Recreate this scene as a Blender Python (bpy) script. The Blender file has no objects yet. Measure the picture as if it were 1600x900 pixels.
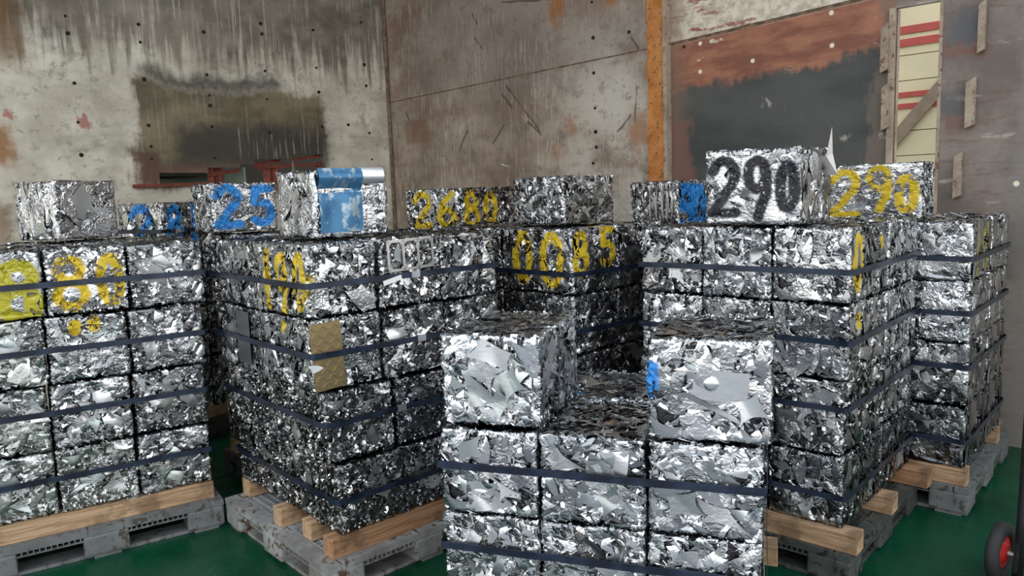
import bpy, bmesh, math, random
import numpy as np
from mathutils import Vector, Matrix

SC = bpy.context.scene
COL = SC.collection
R = math.radians

# ------------------------------------------------------------------ camera
F_PX = 1186.0
EYE = 1.70
_down = np.array([330.0, 9380.0, F_PX]); _down /= np.linalg.norm(_down)     # where verticals converge
_f = np.array([0, 0, 1.0]); _Y = _f - _down * _f.dot(_down); _Y /= np.linalg.norm(_Y)
_Z = -_down; _X = np.cross(_Y, _Z)
ROT = np.array([_X, _Y, _Z])                                                # camera (x right, y down, z forward) -> world
cam_data = bpy.data.cameras.new('camera'); cam = bpy.data.objects.new('camera', cam_data)
COL.objects.link(cam); SC.camera = cam
cam_data.sensor_width = 36.0; cam_data.lens = 36.0 * F_PX / 1600.0
cam_data.clip_start = 0.05; cam_data.clip_end = 200
m = Matrix(((ROT[0][0], -ROT[0][1], -ROT[0][2], 0), (ROT[1][0], -ROT[1][1], -ROT[1][2], 0),
            (ROT[2][0], -ROT[2][1], -ROT[2][2], EYE), (0, 0, 0, 1)))
cam.matrix_world = m

# ------------------------------------------------------------------ sky and exposure
SKY_STRENGTH = 1.0
world = bpy.data.worlds.new('world'); SC.world = world; world.use_nodes = True
wn = world.node_tree; wn.nodes.clear()
w_out = wn.nodes.new('ShaderNodeOutputWorld'); w_bg = wn.nodes.new('ShaderNodeBackground')
w_tc = wn.nodes.new('ShaderNodeTexCoord'); w_sep = wn.nodes.new('ShaderNodeSeparateXYZ')
w_ramp = wn.nodes.new('ShaderNodeValToRGB')
wn.links.new(w_tc.outputs['Generated'], w_sep.inputs[0]); wn.links.new(w_sep.outputs['Z'], w_ramp.inputs[0])
cr = w_ramp.color_ramp
cr.elements[0].position = 0.0; cr.elements[0].color = (1.0, .975, .93, 1)
cr.elements[1].position = 0.9; cr.elements[1].color = (0.78, 0.88, 1.0, 1)
wn.links.new(w_ramp.outputs[0], w_bg.inputs['Color']); w_bg.inputs['Strength'].default_value = SKY_STRENGTH
wn.links.new(w_bg.outputs[0], w_out.inputs['Surface'])
SC.view_settings.view_transform = 'Standard'; SC.view_settings.look = 'None'
SC.view_settings.exposure = 1.15; SC.view_settings.gamma = 1.0; SC.view_settings.use_curve_mapping = False

# ------------------------------------------------------------------ helpers
def pix_ray(x, y):
    return ROT @ np.array([x - 800.0, y - 450.0, F_PX])
def on_plane(x, y, p0, n):
    r = pix_ray(x, y); o = np.array([0, 0, EYE]); n = np.array(n)
    return o + r * (np.dot(np.array(p0) - o, n) / np.dot(r, n))
def at_z(x, y, z):
    r = pix_ray(x, y); return r * ((z - EYE) / r[2]) + np.array([0, 0, EYE])

def tag(o, label=None, cat=None, group=None, kind=None):
    if label: o['label'] = label
    if cat: o['category'] = cat
    if group: o['group'] = group
    if kind: o['kind'] = kind
    return o
def empty(name, loc=(0, 0, 0), rz=0.0):
    o = bpy.data.objects.new(name, None); COL.objects.link(o); o.location = loc; o.rotation_euler = (0, 0, rz)
    o.empty_display_size = 0.1
    return o
def link(name, me, mat=None, parent=None):
    o = bpy.data.objects.new(name, me); COL.objects.link(o)
    if mat is not None and not me.materials: me.materials.append(mat)
    if mat is not None and me.materials[0] is not mat:
        o.material_slots[0].link = 'OBJECT'; o.material_slots[0].material = mat
    if parent is not None: o.parent = parent
    return o

class MB:
    def __init__(s): s.bm = bmesh.new()
    def box(s, c, d, rz=0.0, M=None):
        mm = Matrix.Translation(c) @ Matrix.Rotation(rz, 4, 'Z') @ Matrix.Diagonal((d[0], d[1], d[2], 1))
        if M is not None: mm = M @ mm
        bmesh.ops.create_cube(s.bm, size=1.0, matrix=mm); return s
    def bar(s, a, b, w, h, roll=0.0):
        a = Vector(a); b = Vector(b); d = b - a; q = d.to_track_quat('Y', 'Z').to_matrix().to_4x4()
        mm = Matrix.Translation((a + b) / 2) @ q @ Matrix.Rotation(roll, 4, 'Y') @ Matrix.Diagonal((w, d.length, h, 1))
        bmesh.ops.create_cube(s.bm, size=1.0, matrix=mm); return s
    def cyl(s, a, b, r, seg=16, r2=None):
        a = Vector(a); b = Vector(b); d = b - a; q = d.to_track_quat('Z', 'Y').to_matrix().to_4x4()
        bmesh.ops.create_cone(s.bm, cap_ends=True, segments=seg, radius1=r, radius2=r if r2 is None else r2, depth=d.length,
                              matrix=Matrix.Translation((a + b) / 2) @ q); return s
    def tube(s, pts, r, seg=8, closed=False):
        pts = [Vector(p) for p in pts]; rings = []; n = len(pts)
        for i, p in enumerate(pts):
            t = (pts[(i + 1) % n] - pts[i - 1]) if (closed or 0 < i < n - 1) else (pts[1] - pts[0] if i == 0 else pts[-1] - pts[-2])
            t.normalize(); up = Vector((0, 0, 1)) if abs(t.z) < .95 else Vector((1, 0, 0))
            x = t.cross(up).normalized(); y = x.cross(t)
            rings.append([s.bm.verts.new(p + r * (math.cos(k * 2 * math.pi / seg) * x + math.sin(k * 2 * math.pi / seg) * y)) for k in range(seg)])
        for i in range(n if closed else n - 1):
            a, b = rings[i], rings[(i + 1) % n]
            for k in range(seg): s.bm.faces.new((a[k], a[(k + 1) % seg], b[(k + 1) % seg], b[k]))
        if not closed:
            s.bm.faces.new(rings[0][::-1]); s.bm.faces.new(rings[-1])
        return s
    def mesh(s, name, bevel=0.0, smooth=False):
        if bevel:
            bmesh.ops.bevel(s.bm, geom=[e for e in s.bm.edges], offset=bevel, segments=2, profile=.6, affect='EDGES')
        bmesh.ops.recalc_face_normals(s.bm, faces=s.bm.faces)
        me = bpy.data.meshes.new(name); s.bm.to_mesh(me); s.bm.free()
        if smooth:
            me.polygons.foreach_set('use_smooth', [True] * len(me.polygons))
        return me
    def build(s, name, mat, parent=None, bevel=0.0, smooth=False):
        return link(name, s.mesh(name, bevel, smooth), mat, parent)

# ---- node graph helper
class G:
    def __init__(s, name):
        s.mat = bpy.data.materials.new(name); s.mat.use_nodes = True; s.nt = s.mat.node_tree; s.nt.nodes.clear()
        s.out = s.nt.nodes.new('ShaderNodeOutputMaterial'); s.b = s.nt.nodes.new('ShaderNodeBsdfPrincipled')
        s.nt.links.new(s.b.outputs[0], s.out.inputs['Surface'])
    def new(s, t, **kw):
        n = s.nt.nodes.new(t)
        for k, v in kw.items(): setattr(n, k, v)
        return n
    def put(s, sock, v):
        if isinstance(v, bpy.types.NodeSocket): s.nt.links.new(v, sock)
        elif v is not None:
            if isinstance(v, (tuple, list)) and len(v) == 3 and sock.type == 'RGBA': v = (*v, 1)
            sock.default_value = v
    def math(s, op, a, b=None, clamp=False):
        n = s.new('ShaderNodeMath', operation=op, use_clamp=clamp); s.put(n.inputs[0], a)
        if b is not None: s.put(n.inputs[1], b)
        return n.outputs[0]
    def vmath(s, op, a, b=None, out=0, scale=None):
        n = s.new('ShaderNodeVectorMath', operation=op); s.put(n.inputs[0], a)
        if b is not None: s.put(n.inputs[1], b)
        if scale is not None: s.put(n.inputs['Scale'], scale)
        return n.outputs['Value'] if op in ('LENGTH', 'DOT_PRODUCT', 'DISTANCE') else n.outputs[0]
    def mix(s, f, a, b):
        n = s.new('ShaderNodeMix', data_type='RGBA'); s.put(n.inputs[0], f); s.put(n.inputs[6], a); s.put(n.inputs[7], b)
        return n.outputs[2]
    def mixf(s, f, a, b):
        n = s.new('ShaderNodeMix', data_type='FLOAT'); s.put(n.inputs[0], f); s.put(n.inputs[2], a); s.put(n.inputs[3], b)
        return n.outputs[0]
    def noise(s, v, scale=5, detail=4, rough=.55, dist=0.0, col=False, mul=None):
        if mul is not None: v = s.vmath('MULTIPLY', v, mul)
        n = s.new('ShaderNodeTexNoise'); s.put(n.inputs['Vector'], v); n.inputs['Scale'].default_value = scale
        n.inputs['Detail'].default_value = detail; n.inputs['Roughness'].default_value = rough; n.inputs['Distortion'].default_value = dist
        return n.outputs['Color'] if col else n.outputs[0]
    def vor(s, v, scale=5, feature='F1', out='Distance', mul=None):
        if mul is not None: v = s.vmath('MULTIPLY', v, mul)
        n = s.new('ShaderNodeTexVoronoi', feature=feature); s.put(n.inputs['Vector'], v); n.inputs['Scale'].default_value = scale
        return n.outputs[out]
    def step(s, v, lo, hi, a=0.0, b=1.0):
        n = s.new('ShaderNodeMapRange'); n.interpolation_type = 'SMOOTHSTEP'
        s.put(n.inputs[0], v); s.put(n.inputs[1], lo); s.put(n.inputs[2], hi); s.put(n.inputs[3], a); s.put(n.inputs[4], b)
        return n.outputs[0]
    def sep(s, v):
        n = s.new('ShaderNodeSeparateXYZ'); s.put(n.inputs[0], v); return n.outputs[0], n.outputs[1], n.outputs[2]
    def comb(s, x, y, z=0.0):
        n = s.new('ShaderNodeCombineXYZ'); s.put(n.inputs[0], x); s.put(n.inputs[1], y); s.put(n.inputs[2], z); return n.outputs[0]
    def bump(s, h, strength=.3, dist=.01):
        n = s.new('ShaderNodeBump'); s.put(n.inputs['Height'], h); n.inputs['Strength'].default_value = strength
        n.inputs['Distance'].default_value = dist; return n.outputs[0]
    def obj(s): return s.new('ShaderNodeTexCoord').outputs['Object']
    def uv(s): return s.new('ShaderNodeTexCoord').outputs['UV']
    def set(s, col=None, rough=None, metal=None, normal=None, spec=None, coat=None):
        for k, v in (('Base Color', col), ('Roughness', rough), ('Metallic', metal), ('Normal', normal), ('Specular IOR Level', spec), ('Coat Weight', coat)):
            if v is not None: s.put(s.b.inputs[k], v)
        return s.mat

def simple(name, col, rough=.5, metal=0.0, var=.15, scale=8, bump=.1):
    g = G(name); o = g.obj(); n = g.noise(o, scale, 5)
    dark = tuple(c * (1 - var) for c in col); lite = tuple(min(1, c * (1 + var)) for c in col)
    f = g.step(n, .3, .7)
    return g.set(g.mix(f, dark, lite), g.mixf(f, rough, min(1, rough + .12)), metal, g.bump(g.noise(o, scale * 6, 4), bump, .004))

# ------------------------------------------------------------------ room frame
CORNER = np.array([-1.29, 8.6, 0.0])
DL = np.array([-.748, -.664, 0]); DL /= np.linalg.norm(DL)           # left wall runs this way from the corner
DR = np.array([.741, -.672, 0]); DR /= np.linalg.norm(DR)            # rear wall runs this way from the corner
NL = np.array([-DL[1], DL[0], 0]); NL = NL if NL[1] < 0 else -NL       # normals into the room
NR = np.array([-DR[1], DR[0], 0]); NR = NR if NR[1] < 0 else -NR
WALL_H = 5.6
def uL(x, y, off=0.0):
    p = on_plane(x, y, CORNER + NL * off, NL); return float((p - CORNER) @ DL), float(p[2])
def uR(x, y, off=0.0):
    p = on_plane(x, y, CORNER + NR * off, NR); return float((p - CORNER) @ DR), float(p[2])

def wall_mat(name, build):
    g = G(name); uv = g.uv()
    d1 = g.noise(uv, 1.3, 6, .6, col=True); d2 = g.noise(uv, 9, 5, .6, col=True)
    wob = g.vmath('ADD', g.vmath('SCALE', g.vmath('SUBTRACT', d1, (.5, .5, .5)), scale=.35), g.vmath('ADD', g.vmath('SCALE', g.vmath('SUBTRACT', d2, (.5, .5, .5)), scale=.16), g.vmath('SCALE', g.vmath('SUBTRACT', g.noise(uv, 1, 5, .7, col=True, mul=(30, 3, 1)), (.5, .5, .5)), scale=.14)))
    uvw = g.vmath('ADD', uv, wob)
    g.uvc = uv; g.uvw = uvw
    g.U, g.V, _ = g.sep(uv); g.UW, g.VW, _ = g.sep(uvw)
    def box(u0, u1, v0, v1, soft=.06, warp=True, amt=1.0):
        u, v = (g.UW, g.VW) if warp else (g.U, g.V)
        lo, hi = min(u0, u1), max(u0, u1); bo, to = min(v0, v1), max(v0, v1)
        m1 = g.math('MULTIPLY', g.step(u, lo - soft, lo + soft), g.step(u, hi - soft, hi + soft, 1, 0))
        m2 = g.math('MULTIPLY', g.step(v, bo - soft, bo + soft), g.step(v, to - soft, to + soft, 1, 0))
        r = g.math('MULTIPLY', m1, m2)
        return r if amt == 1 else g.math('MULTIPLY', r, amt)
    g.box = box
    return build(g)

def speck(g, scale, thr, soft=.05, mul=(1, 1, 1), seed=0.0):
    v = g.vmath('ADD', g.uvc, (seed, seed * .7, 0))
    return g.step(g.noise(v, scale, 6, .65, mul=mul), thr, thr + soft)

def build_left(g):
    P = lambda x0, y0, x1, y1: (*[uL(x0, y0)[0], uL(x1, y1)[0]], *[uL(x0, y0)[1], uL(x1, y1)[1]])
    mot = g.noise(g.uvc, 2.2, 8, .65); fine = g.noise(g.uvc, 14, 6, .65)
    c = g.mix(g.step(mot, .3, .7), (.45, .42, .34), (.74, .70, .60))
    c = g.mix(g.math('MULTIPLY', g.step(fine, .56, .66), .6), c, (.27, .25, .21))
    c = g.mix(g.math('MULTIPLY', g.step(g.noise(g.uvc, 5, 7, .7, mul=(1, 1.4, 1)), .58, .66), .45), c, (.17, .16, .14))
    gr = g.step(g.noise(g.uvc, 7, 8, .75, mul=(1, .8, 1)), .52, .60)
    c = g.mix(g.math('MULTIPLY', gr, g.step(g.noise(g.uvc, 1.1, 3, .5), .42, .62, .05, .55)), c, (.22, .20, .165))
    c = g.mix(g.math('MULTIPLY', g.step(g.noise(g.uvc, 1.3, 5, .6, mul=(1, 2.6, 1)), .5, .68), .5), c, (.26, .235, .19))
    # dark upper zone with runs
    z1 = uL(330, 95)[1]
    drip = g.noise(g.uvc, 1, 5, .6, mul=(16, 1.1, 1))
    edge = g.math('ADD', g.V, g.math('MULTIPLY', g.math('SUBTRACT', drip, .5), 1.5))
    up = g.step(edge, z1 - .12, z1 + .28)
    dk = g.mix(g.step(g.noise(g.uvc, 3, 6, .6), .35, .65), (.085, .075, .055), (.24, .21, .165))
    c = g.mix(g.math('MULTIPLY', up, .88), c, dk)
    run = g.math('MULTIPLY', g.step(g.noise(g.uvc, 1, 4, .65, mul=(34, 1.3, 1)), .53, .64), g.step(g.noise(g.uvc, 2.2, 4, .6), .4, .6))
    c = g.mix(g.math('MULTIPLY', g.math('MULTIPLY', run, .55), g.math('ADD', up, .15)), c, (.62, .58, .49))
    # pale cloudy sweep near the top
    a = P(150, 5, 330, 30); c = g.mix(g.box(*a, .18, True, .6), c, (.60, .57, .48))
    # dark soot smear
    a = P(215, 106, 440, 142); c = g.mix(g.box(*a, .09, True, .95), c, (.04, .037, .03))
    # olive brown patch
    a = P(205, 128, 512, 290)
    pat = g.box(*a, .05)
    ol = g.mix(g.step(g.noise(g.uvc, 1.6, 5, .6, mul=(1, 2, 1)), .38, .62), (.10, .08, .045), (.21, .17, .10))
    ol = g.mix(g.math('MULTIPLY', run, .3), ol, (.42, .38, .3))
    c = g.mix(g.math('MULTIPLY', pat, .93), c, ol)
    a = P(270, 190, 516, 262); c = g.mix(g.box(*a, .12, True, .9), c, (.05, .046, .04))
    c = g.mix(g.math('MULTIPLY', g.box(*P(370, 200, 514, 245), .05), g.math('MULTIPLY', run, .7)), c, (.5, .46, .38))
    a = P(205, 235, 255, 300); c = g.mix(g.box(*a, .05, True, .8), c, (.11, .055, .04))
    a = P(250, 262, 512, 300); c = g.mix(g.box(*a, .05, True, .5), c, (.12, .05, .035))
    # rust at the far left edge
    a = P(-60, -20, 38, 95); c = g.mix(g.box(*a, .12, True, .75), c, (.17, .085, .03))
    a = P(-60, 195, 16, 265); c = g.mix(g.box(*a, .05, True, .85), c, (.30, .13, .035))
    a = P(-20, 320, 25, 380); c = g.mix(g.box(*a, .08, True, .7), c, (.22, .12, .06))
    c = g.mix(g.math('MULTIPLY', g.step(g.vmath('DISTANCE', g.uvw, (*uL(130, 192), 0)), .03, .07, 1, 0), .8), c, (.38, .12, .1))
    c = g.mix(g.math('MULTIPLY', g.step(g.vmath('DISTANCE', g.uvw, (*uL(10, 182), 0)), .02, .06, 1, 0), .8), c, (.38, .12, .1))
    bm_ = g.bump(g.math('ADD', g.math('MULTIPLY', mot, .5), fine), .35, .01)
    return g.set(c, .75, 0.0, bm_, .3)

def build_mid(g):
    P = lambda x0, y0, x1, y1: (*[uR(x0, y0)[0], uR(x1, y1)[0]], *[uR(x0, y0)[1], uR(x1, y1)[1]])
    mot = g.noise(g.uvc, 1.3, 8, .65); fine = g.noise(g.uvc, 16, 6, .65)
    run = g.math('MULTIPLY', g.step(g.noise(g.uvc, 1, 5, .7, mul=(42, 3.2, 1)), .5, .62), g.step(g.noise(g.uvc, 1.6, 4, .6), .38, .6, .25, 1))
    c = g.mix(g.step(mot, .35, .65), (.20, .15, .115), (.38, .31, .25))
    c = g.mix(g.math('MULTIPLY', g.step(g.noise(g.uvc, 1.0, 4, .6, mul=(1, 2.2, 1)), .5, .66), .65), c, (.20, .10, .07))
    ur, vr = uR(860, 200)
    right = g.math('MULTIPLY', g.step(g.UW, ur - .5, ur + .9), g.step(g.VW, uR(900, 60)[1] - .5, uR(900, 110)[1] + .6, 1, 0))
    c = g.mix(g.math('MULTIPLY', right, g.step(mot, .3, .55)), c, (.56, .53, .46))
    c = g.mix(g.math('MULTIPLY', run, .6), c, (.56, .51, .43))
    c = g.mix(g.math('MULTIPLY', g.box(*P(640, 0, 1000, 110), .3), .4), c, (.23, .205, .18))
    c = g.mix(g.math('MULTIPLY', g.step(fine, .57, .66), .5), c, (.17, .14, .11))
    c = g.mix(g.math('MULTIPLY', g.step(g.noise(g.uvc, 6, 8, .75), .53, .62), .45), c, (.16, .12, .09))
    c = g.mix(g.math('MULTIPLY', g.step(g.noise(g.uvc, 1.2, 5, .65, mul=(1, 3.2, 1)), .55, .68), .5), c, (.22, .15, .11))
    # rust blooms
    for (x, y, r, k) in ((872, 8, .16, .9), (872, 30, .12, .6), (955, -5, .14, .8), (893, 195, .12, .6), (1010, 110, .14, .55), (1000, 200, .2, .7), (1012, 60, .08, .5), (990, 242, .1, .5), (870, 240, .14, .35)):
        c = g.mix(g.math('MULTIPLY', g.step(g.vmath('DISTANCE', g.uvw, (*uR(x, y), 0)), r * .3, r, 1, 0), k), c, (.33, .13, .035))
    # scratches: long thin dark streaks
    a = uR(790, 130); b = uR(845, 200)
    for (x0, y0, x1, y1) in ((790, 135, 845, 205), (783, 148, 800, 168), (825, 190, 846, 210), (788, 196, 770, 222), (742, 60, 753, 75), (738, 22, 745, 38), (987, 60, 997, 76), (996, 135, 992, 190), (985, 180, 965, 205), (730, 205, 718, 235), (785, 4, 858, -2), (635, 178, 640, 190)):
        p = uR(x0, y0); q = uR(x1, y1); d = (q[0] - p[0], q[1] - p[1], 0); L2 = d[0] ** 2 + d[1] ** 2
        w = g.vmath('SUBTRACT', g.vmath('ADD', g.uvc, g.vmath('SCALE', g.vmath('SUBTRACT', g.noise(g.uvc, 4, 2, col=True), (.5, .5, .5)), scale=.06)), (*p, 0))
        t = g.math('MULTIPLY', g.vmath('DOT_PRODUCT', w, d), 1 / L2, True)
        ds = g.vmath('LENGTH', g.vmath('SUBTRACT', w, g.vmath('SCALE', (d), scale=t)))
        c = g.mix(g.math('MULTIPLY', g.step(ds, .004, .016, 1, 0), .75), c, (.05, .04, .035))
    # brown box mark next to the corner
    a = P(634, 190, 670, 222); c = g.mix(g.box(*a, .02, False, .55), c, (.19, .09, .06))
    bm_ = g.bump(g.math('ADD', g.math('MULTIPLY', run, .3), fine), .35, .01)
    return g.set(c, .68, 0.0, bm_, .35)

def build_right(g):
    P = lambda x0, y0, x1, y1: (*[uR(x0, y0)[0], uR(x1, y1)[0]], *[uR(x0, y0)[1], uR(x1, y1)[1]])
    mot = g.noise(g.uvc, 1.8, 8, .65); fine = g.noise(g.uvc, 16, 6, .65)
    hs = g.noise(g.uvc, 1, 6, .7, mul=(3, 16, 1))
    c = g.mix(g.step(mot, .35, .65), (.13, .105, .09), (.24, .20, .17))
    c = g.mix(g.math('MULTIPLY', g.step(hs, .54, .64), .6), c, (.14, .075, .055))
    c = g.mix(g.math('MULTIPLY', g.step(g.noise(g.uvc, 1.1, 6, .65, mul=(2, 9, 1)), .58, .66), .55), c, (.52, .47, .39))
    c = g.mix(g.math('MULTIPLY', g.step(g.noise(g.uvc, 7, 8, .75, mul=(1, 2, 1)), .53, .62), .5), c, (.13, .10, .08))
    # seam line: from (1047,69) to (1337,0) in the photo is level on the wall
    vs = .5 * (uR(1047, 69)[1] + uR(1337, 0)[1])
    s0 = uR(1047, 69); s1 = uR(1337, 0); sl = (s1[1] - s0[1]) / (s1[0] - s0[0])
    g.line = g.math('ADD', s0[1], g.math('MULTIPLY', g.math('SUBTRACT', g.U, s0[0]), sl))
    rel = g.math('SUBTRACT', g.V, g.line)                       # height above the seam
    relw = g.math('SUBTRACT', g.VW, g.line)
    left = g.step(g.U, uR(1398, 100)[0] - .01, uR(1398, 100)[0] + .01, 1, 0)
    pale = g.mix(g.step(fine, .4, .62), (.72, .66, .55), (.48, .41, .33))
    pale = g.mix(g.step(g.noise(g.uvc, 1, 6, .7, mul=(3, 11, 1)), .55, .62), pale, (.28, .11, .07))
    rust = g.mix(g.step(g.noise(g.uvc, 3, 6, .65, mul=(1, 3, 1)), .35, .65), (.20, .07, .042), (.36, .15, .085))
    rust = g.mix(g.step(g.noise(g.uvc, 2.5, 6, .7, mul=(1, 2.2, 1)), .62, .66), rust, (.7, .63, .52))
    dark = g.mix(g.step(g.noise(g.uvc, 1.2, 5, .6, mul=(1, 2, 1)), .35, .65), (.036, .041, .040), (.070, .075, .070))
    dark = g.mix(g.math('MULTIPLY', g.step(g.noise(g.uvc, 1, 5, .6, mul=(18, 2, 1)), .6, .7), .35), dark, (.12, .11, .095))
    c2 = g.mix(g.step(relw, -.42, -.34), dark, rust)
    c2 = g.mix(g.step(rel, -.03, .0), c2, pale)
    edge = uR(1058, 150)[0]
    c2 = g.mix(g.math('MULTIPLY', g.step(g.UW, edge - .02, edge + .16, 1, 0), .7), c2, (.20, .12, .085))
    c2 = g.mix(g.math('MULTIPLY', g.box(*P(1056, 195, 1086, 330), .03), .85), c2, (.17, .085, .065))
    c2 = g.mix(g.math('MULTIPLY', g.box(*P(1370, -40, 1402, 300), .03), .7), c2, (.17, .13, .10))
    c = g.mix(left, c, c2)
    # slate patches and rust stripes to the right of the slot
    c = g.mix(g.math('MULTIPLY', g.box(*P(1472, 22, 1528, 66), .06), .9), c, (.085, .09, .10))
    c = g.mix(g.math('MULTIPLY', g.box(*P(1466, 135, 1508, 190), .06), .8), c, (.085, .085, .095))
    c = g.mix(g.math('MULTIPLY', g.box(*P(1468, 76, 1530, 92), .05), .75), c, (.20, .075, .05))
    c = g.mix(g.math('MULTIPLY', g.box(*P(1480, 188, 1520, 200), .04), .7), c, (.18, .07, .05))
    c = g.mix(g.math('MULTIPLY', g.step(g.UW, uR(1570, 100)[0], uR(1600, 100)[0]), .5), c, (.20, .195, .175))
    for (x, y) in ((1094, 68), (1094, 112), (1300, 71), (1299, 20), (1176, 95), (1588, 287)):  # pale spots; the last one paints daylight coming through a hole
        c = g.mix(g.step(g.vmath('DISTANCE', g.uvc, (*uR(x, y), 0)), .012, .02, 1, 0), c, (.8, .72, .55))
    for (x, y) in ((1193, 164), (1322, 210), (1385, 210), (1234, 83)):
        c = g.mix(g.math('MULTIPLY', g.step(g.vmath('DISTANCE', g.uvw, (*uR(x, y), 0)), .012, .05, 1, 0), .7), c, (.45, .42, .36))
    bm_ = g.bump(g.math('ADD', g.math('MULTIPLY', hs, .4), fine), .3, .01)
    return g.set(c, .55, 0.0, bm_, .45)

M_left = wall_mat('wall_stained_plaster', build_left)
M_mid = wall_mat('wall_streaked_steel', build_mid)
M_right = wall_mat('wall_rusted_steel', build_right)
def rust_mat(name, a, b, c3):
    g = G(name); o = g.obj(); n = g.noise(o, 6, 7, .65); n2 = g.noise(o, 30, 5, .65)
    c = g.mix(g.step(n, .35, .65), a, b); c = g.mix(g.step(n2, .56, .64), c, c3)
    return g.set(c, .8, 0, g.bump(n2, .5, .006), .25)
M_rust = rust_mat('orange_rust', (.42, .15, .035), (.58, .26, .09), (.20, .10, .06))
M_red = rust_mat('red_primer', (.16, .045, .03), (.22, .065, .045), (.08, .04, .03))
M_tab = rust_mat('grey_rusty_steel', (.28, .22, .17), (.42, .35, .27), (.18, .09, .06))
M_seam = simple('weld_bead', (.17, .11, .075), .85, 0, .5, 20)
M_hole = simple('bolt_hole_black', (.02, .012, .008), .9)

# ------------------------------------------------------------------ floor, walls, ceiling
def floor_material():
    g = G('green_epoxy'); o = g.obj()
    n = g.noise(o, 1.4, 7, .6); n2 = g.noise(o, 22, 5, .6); n3 = g.noise(o, 120, 2, .5)
    c = g.mix(g.step(n, .35, .65), (.002, .040, .018), (.005, .066, .032))
    c = g.mix(g.math('MULTIPLY', g.step(n2, .62, .75), .35), c, (.03, .07, .05))
    c = g.mix(g.step(n3, .76, .80), c, (.25, .3, .28))
    return g.set(c, g.mixf(g.step(n2, .3, .7), .22, .38), 0, g.bump(n, .1, .01), .22)
M_floor = floor_material()
def quad_mesh(name, pts, uvs=None, thick=None):
    bm = bmesh.new(); vs = [bm.verts.new(p) for p in pts]; f = bm.faces.new(vs)
    if uvs:
        l = bm.loops.layers.uv.new('UVMap')
        for lp, uv in zip(f.loops, uvs): lp[l].uv = uv
    me = bpy.data.meshes.new(name); bm.to_mesh(me); bm.free(); return me
o = MB().box((0, 6.4, -.05), (26, 8.6, .1)).build('floor', M_floor); tag(o, kind='structure')
M_yard = simple('yard_concrete', (.25, .26, .27), .85, 0, .2, 1.5, .2)
o = MB().box((0, -12.9, -.052), (60, 30, .1)).build('yard_ground', M_yard); tag(o, kind='structure')

LEFT_LEN, RIGHT_LEN = 9.0, 9.0
TH = .04
def wall_piece(name, which, poly, mat, parent=None, thick=TH, off=0.0):
    """poly = outline in wall metres (u along the wall from the corner, z up); extruded to a plate"""
    D, N = (DL, NL) if which == 'L' else (DR, NR)
    bm = bmesh.new(); uvl = bm.loops.layers.uv.new('UVMap')
    def P(u, z, d): return Vector(CORNER + D * u + N * d) + Vector((0, 0, z))
    fr = [bm.verts.new(P(u, z, off)) for u, z in poly]; bk = [bm.verts.new(P(u, z, off - thick)) for u, z in poly]
    f1 = bm.faces.new(fr); f2 = bm.faces.new(bk[::-1]); n = len(poly)
    for lp, uv in zip(f1.loops, poly): lp[uvl].uv = uv
    for lp, uv in zip(f2.loops, poly[::-1]): lp[uvl].uv = uv
    for i in range(n):
        f = bm.faces.new((fr[i], bk[i], bk[(i + 1) % n], fr[(i + 1) % n]))
        for lp, uv in zip(f.loops, (poly[i], poly[i], poly[(i + 1) % n], poly[(i + 1) % n])): lp[uvl].uv = uv
    bmesh.ops.recalc_face_normals(bm, faces=bm.faces)
    me = bpy.data.meshes.new(name); bm.to_mesh(me); bm.free()
    return link(name, me, mat, parent)
# left wall: one plate with a ragged stepped opening cut in it (built as strips round the hole)
hb = uL(250, 290)[1]
steps = [(248, 270), (325, 270), (325, 262), (375, 262), (375, 257), (398, 257), (398, 249), (452, 249), (452, 241), (507, 241)]
hs_ = [(uL(x, 262)[0], uL(x, y)[1]) for x, y in steps]
uh0, uh1 = hs_[0][0], hs_[-1][0]                 # uh0 > uh1 (u grows to the left)
wl = empty('wall_left'); tag(wl, kind='structure')
wall_piece('steel_plate', 'L', [(0, 0), (uh1, 0), (uh1, WALL_H), (0, WALL_H)], M_left, wl)
wall_piece('steel_plate', 'L', [(uh1, hs_[-1][1])] + [(uh1, WALL_H), (uh0, WALL_H)] + hs_[:-1], M_left, wl)
wall_piece('steel_plate', 'L', [(uh1, 0), (uh0, 0), (uh0, hb), (uh1, hb)], M_left, wl)
wall_piece('steel_plate', 'L', [(uh0, 0), (LEFT_LEN, 0), (LEFT_LEN, WALL_H), (uh0, WALL_H)], M_left, wl)
# rear wall left of the beam: plates above and below a weld seam
wr = empty('wall_rear'); tag(wr, kind='structure')
ub = uR(1032, 150)[0]
seam_a = uR(630, 157)[1]; seam_b = uR(1018, 75)[1]
wall_piece('steel_plate', 'R', [(.0, 0), (ub, 0), (ub, seam_b - .006), (0, seam_a - .006)], M_mid, wr)
wall_piece('steel_plate', 'R', [(.0, seam_a + .006), (ub, seam_b + .006), (ub, WALL_H), (0, WALL_H)], M_mid, wr)
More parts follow.
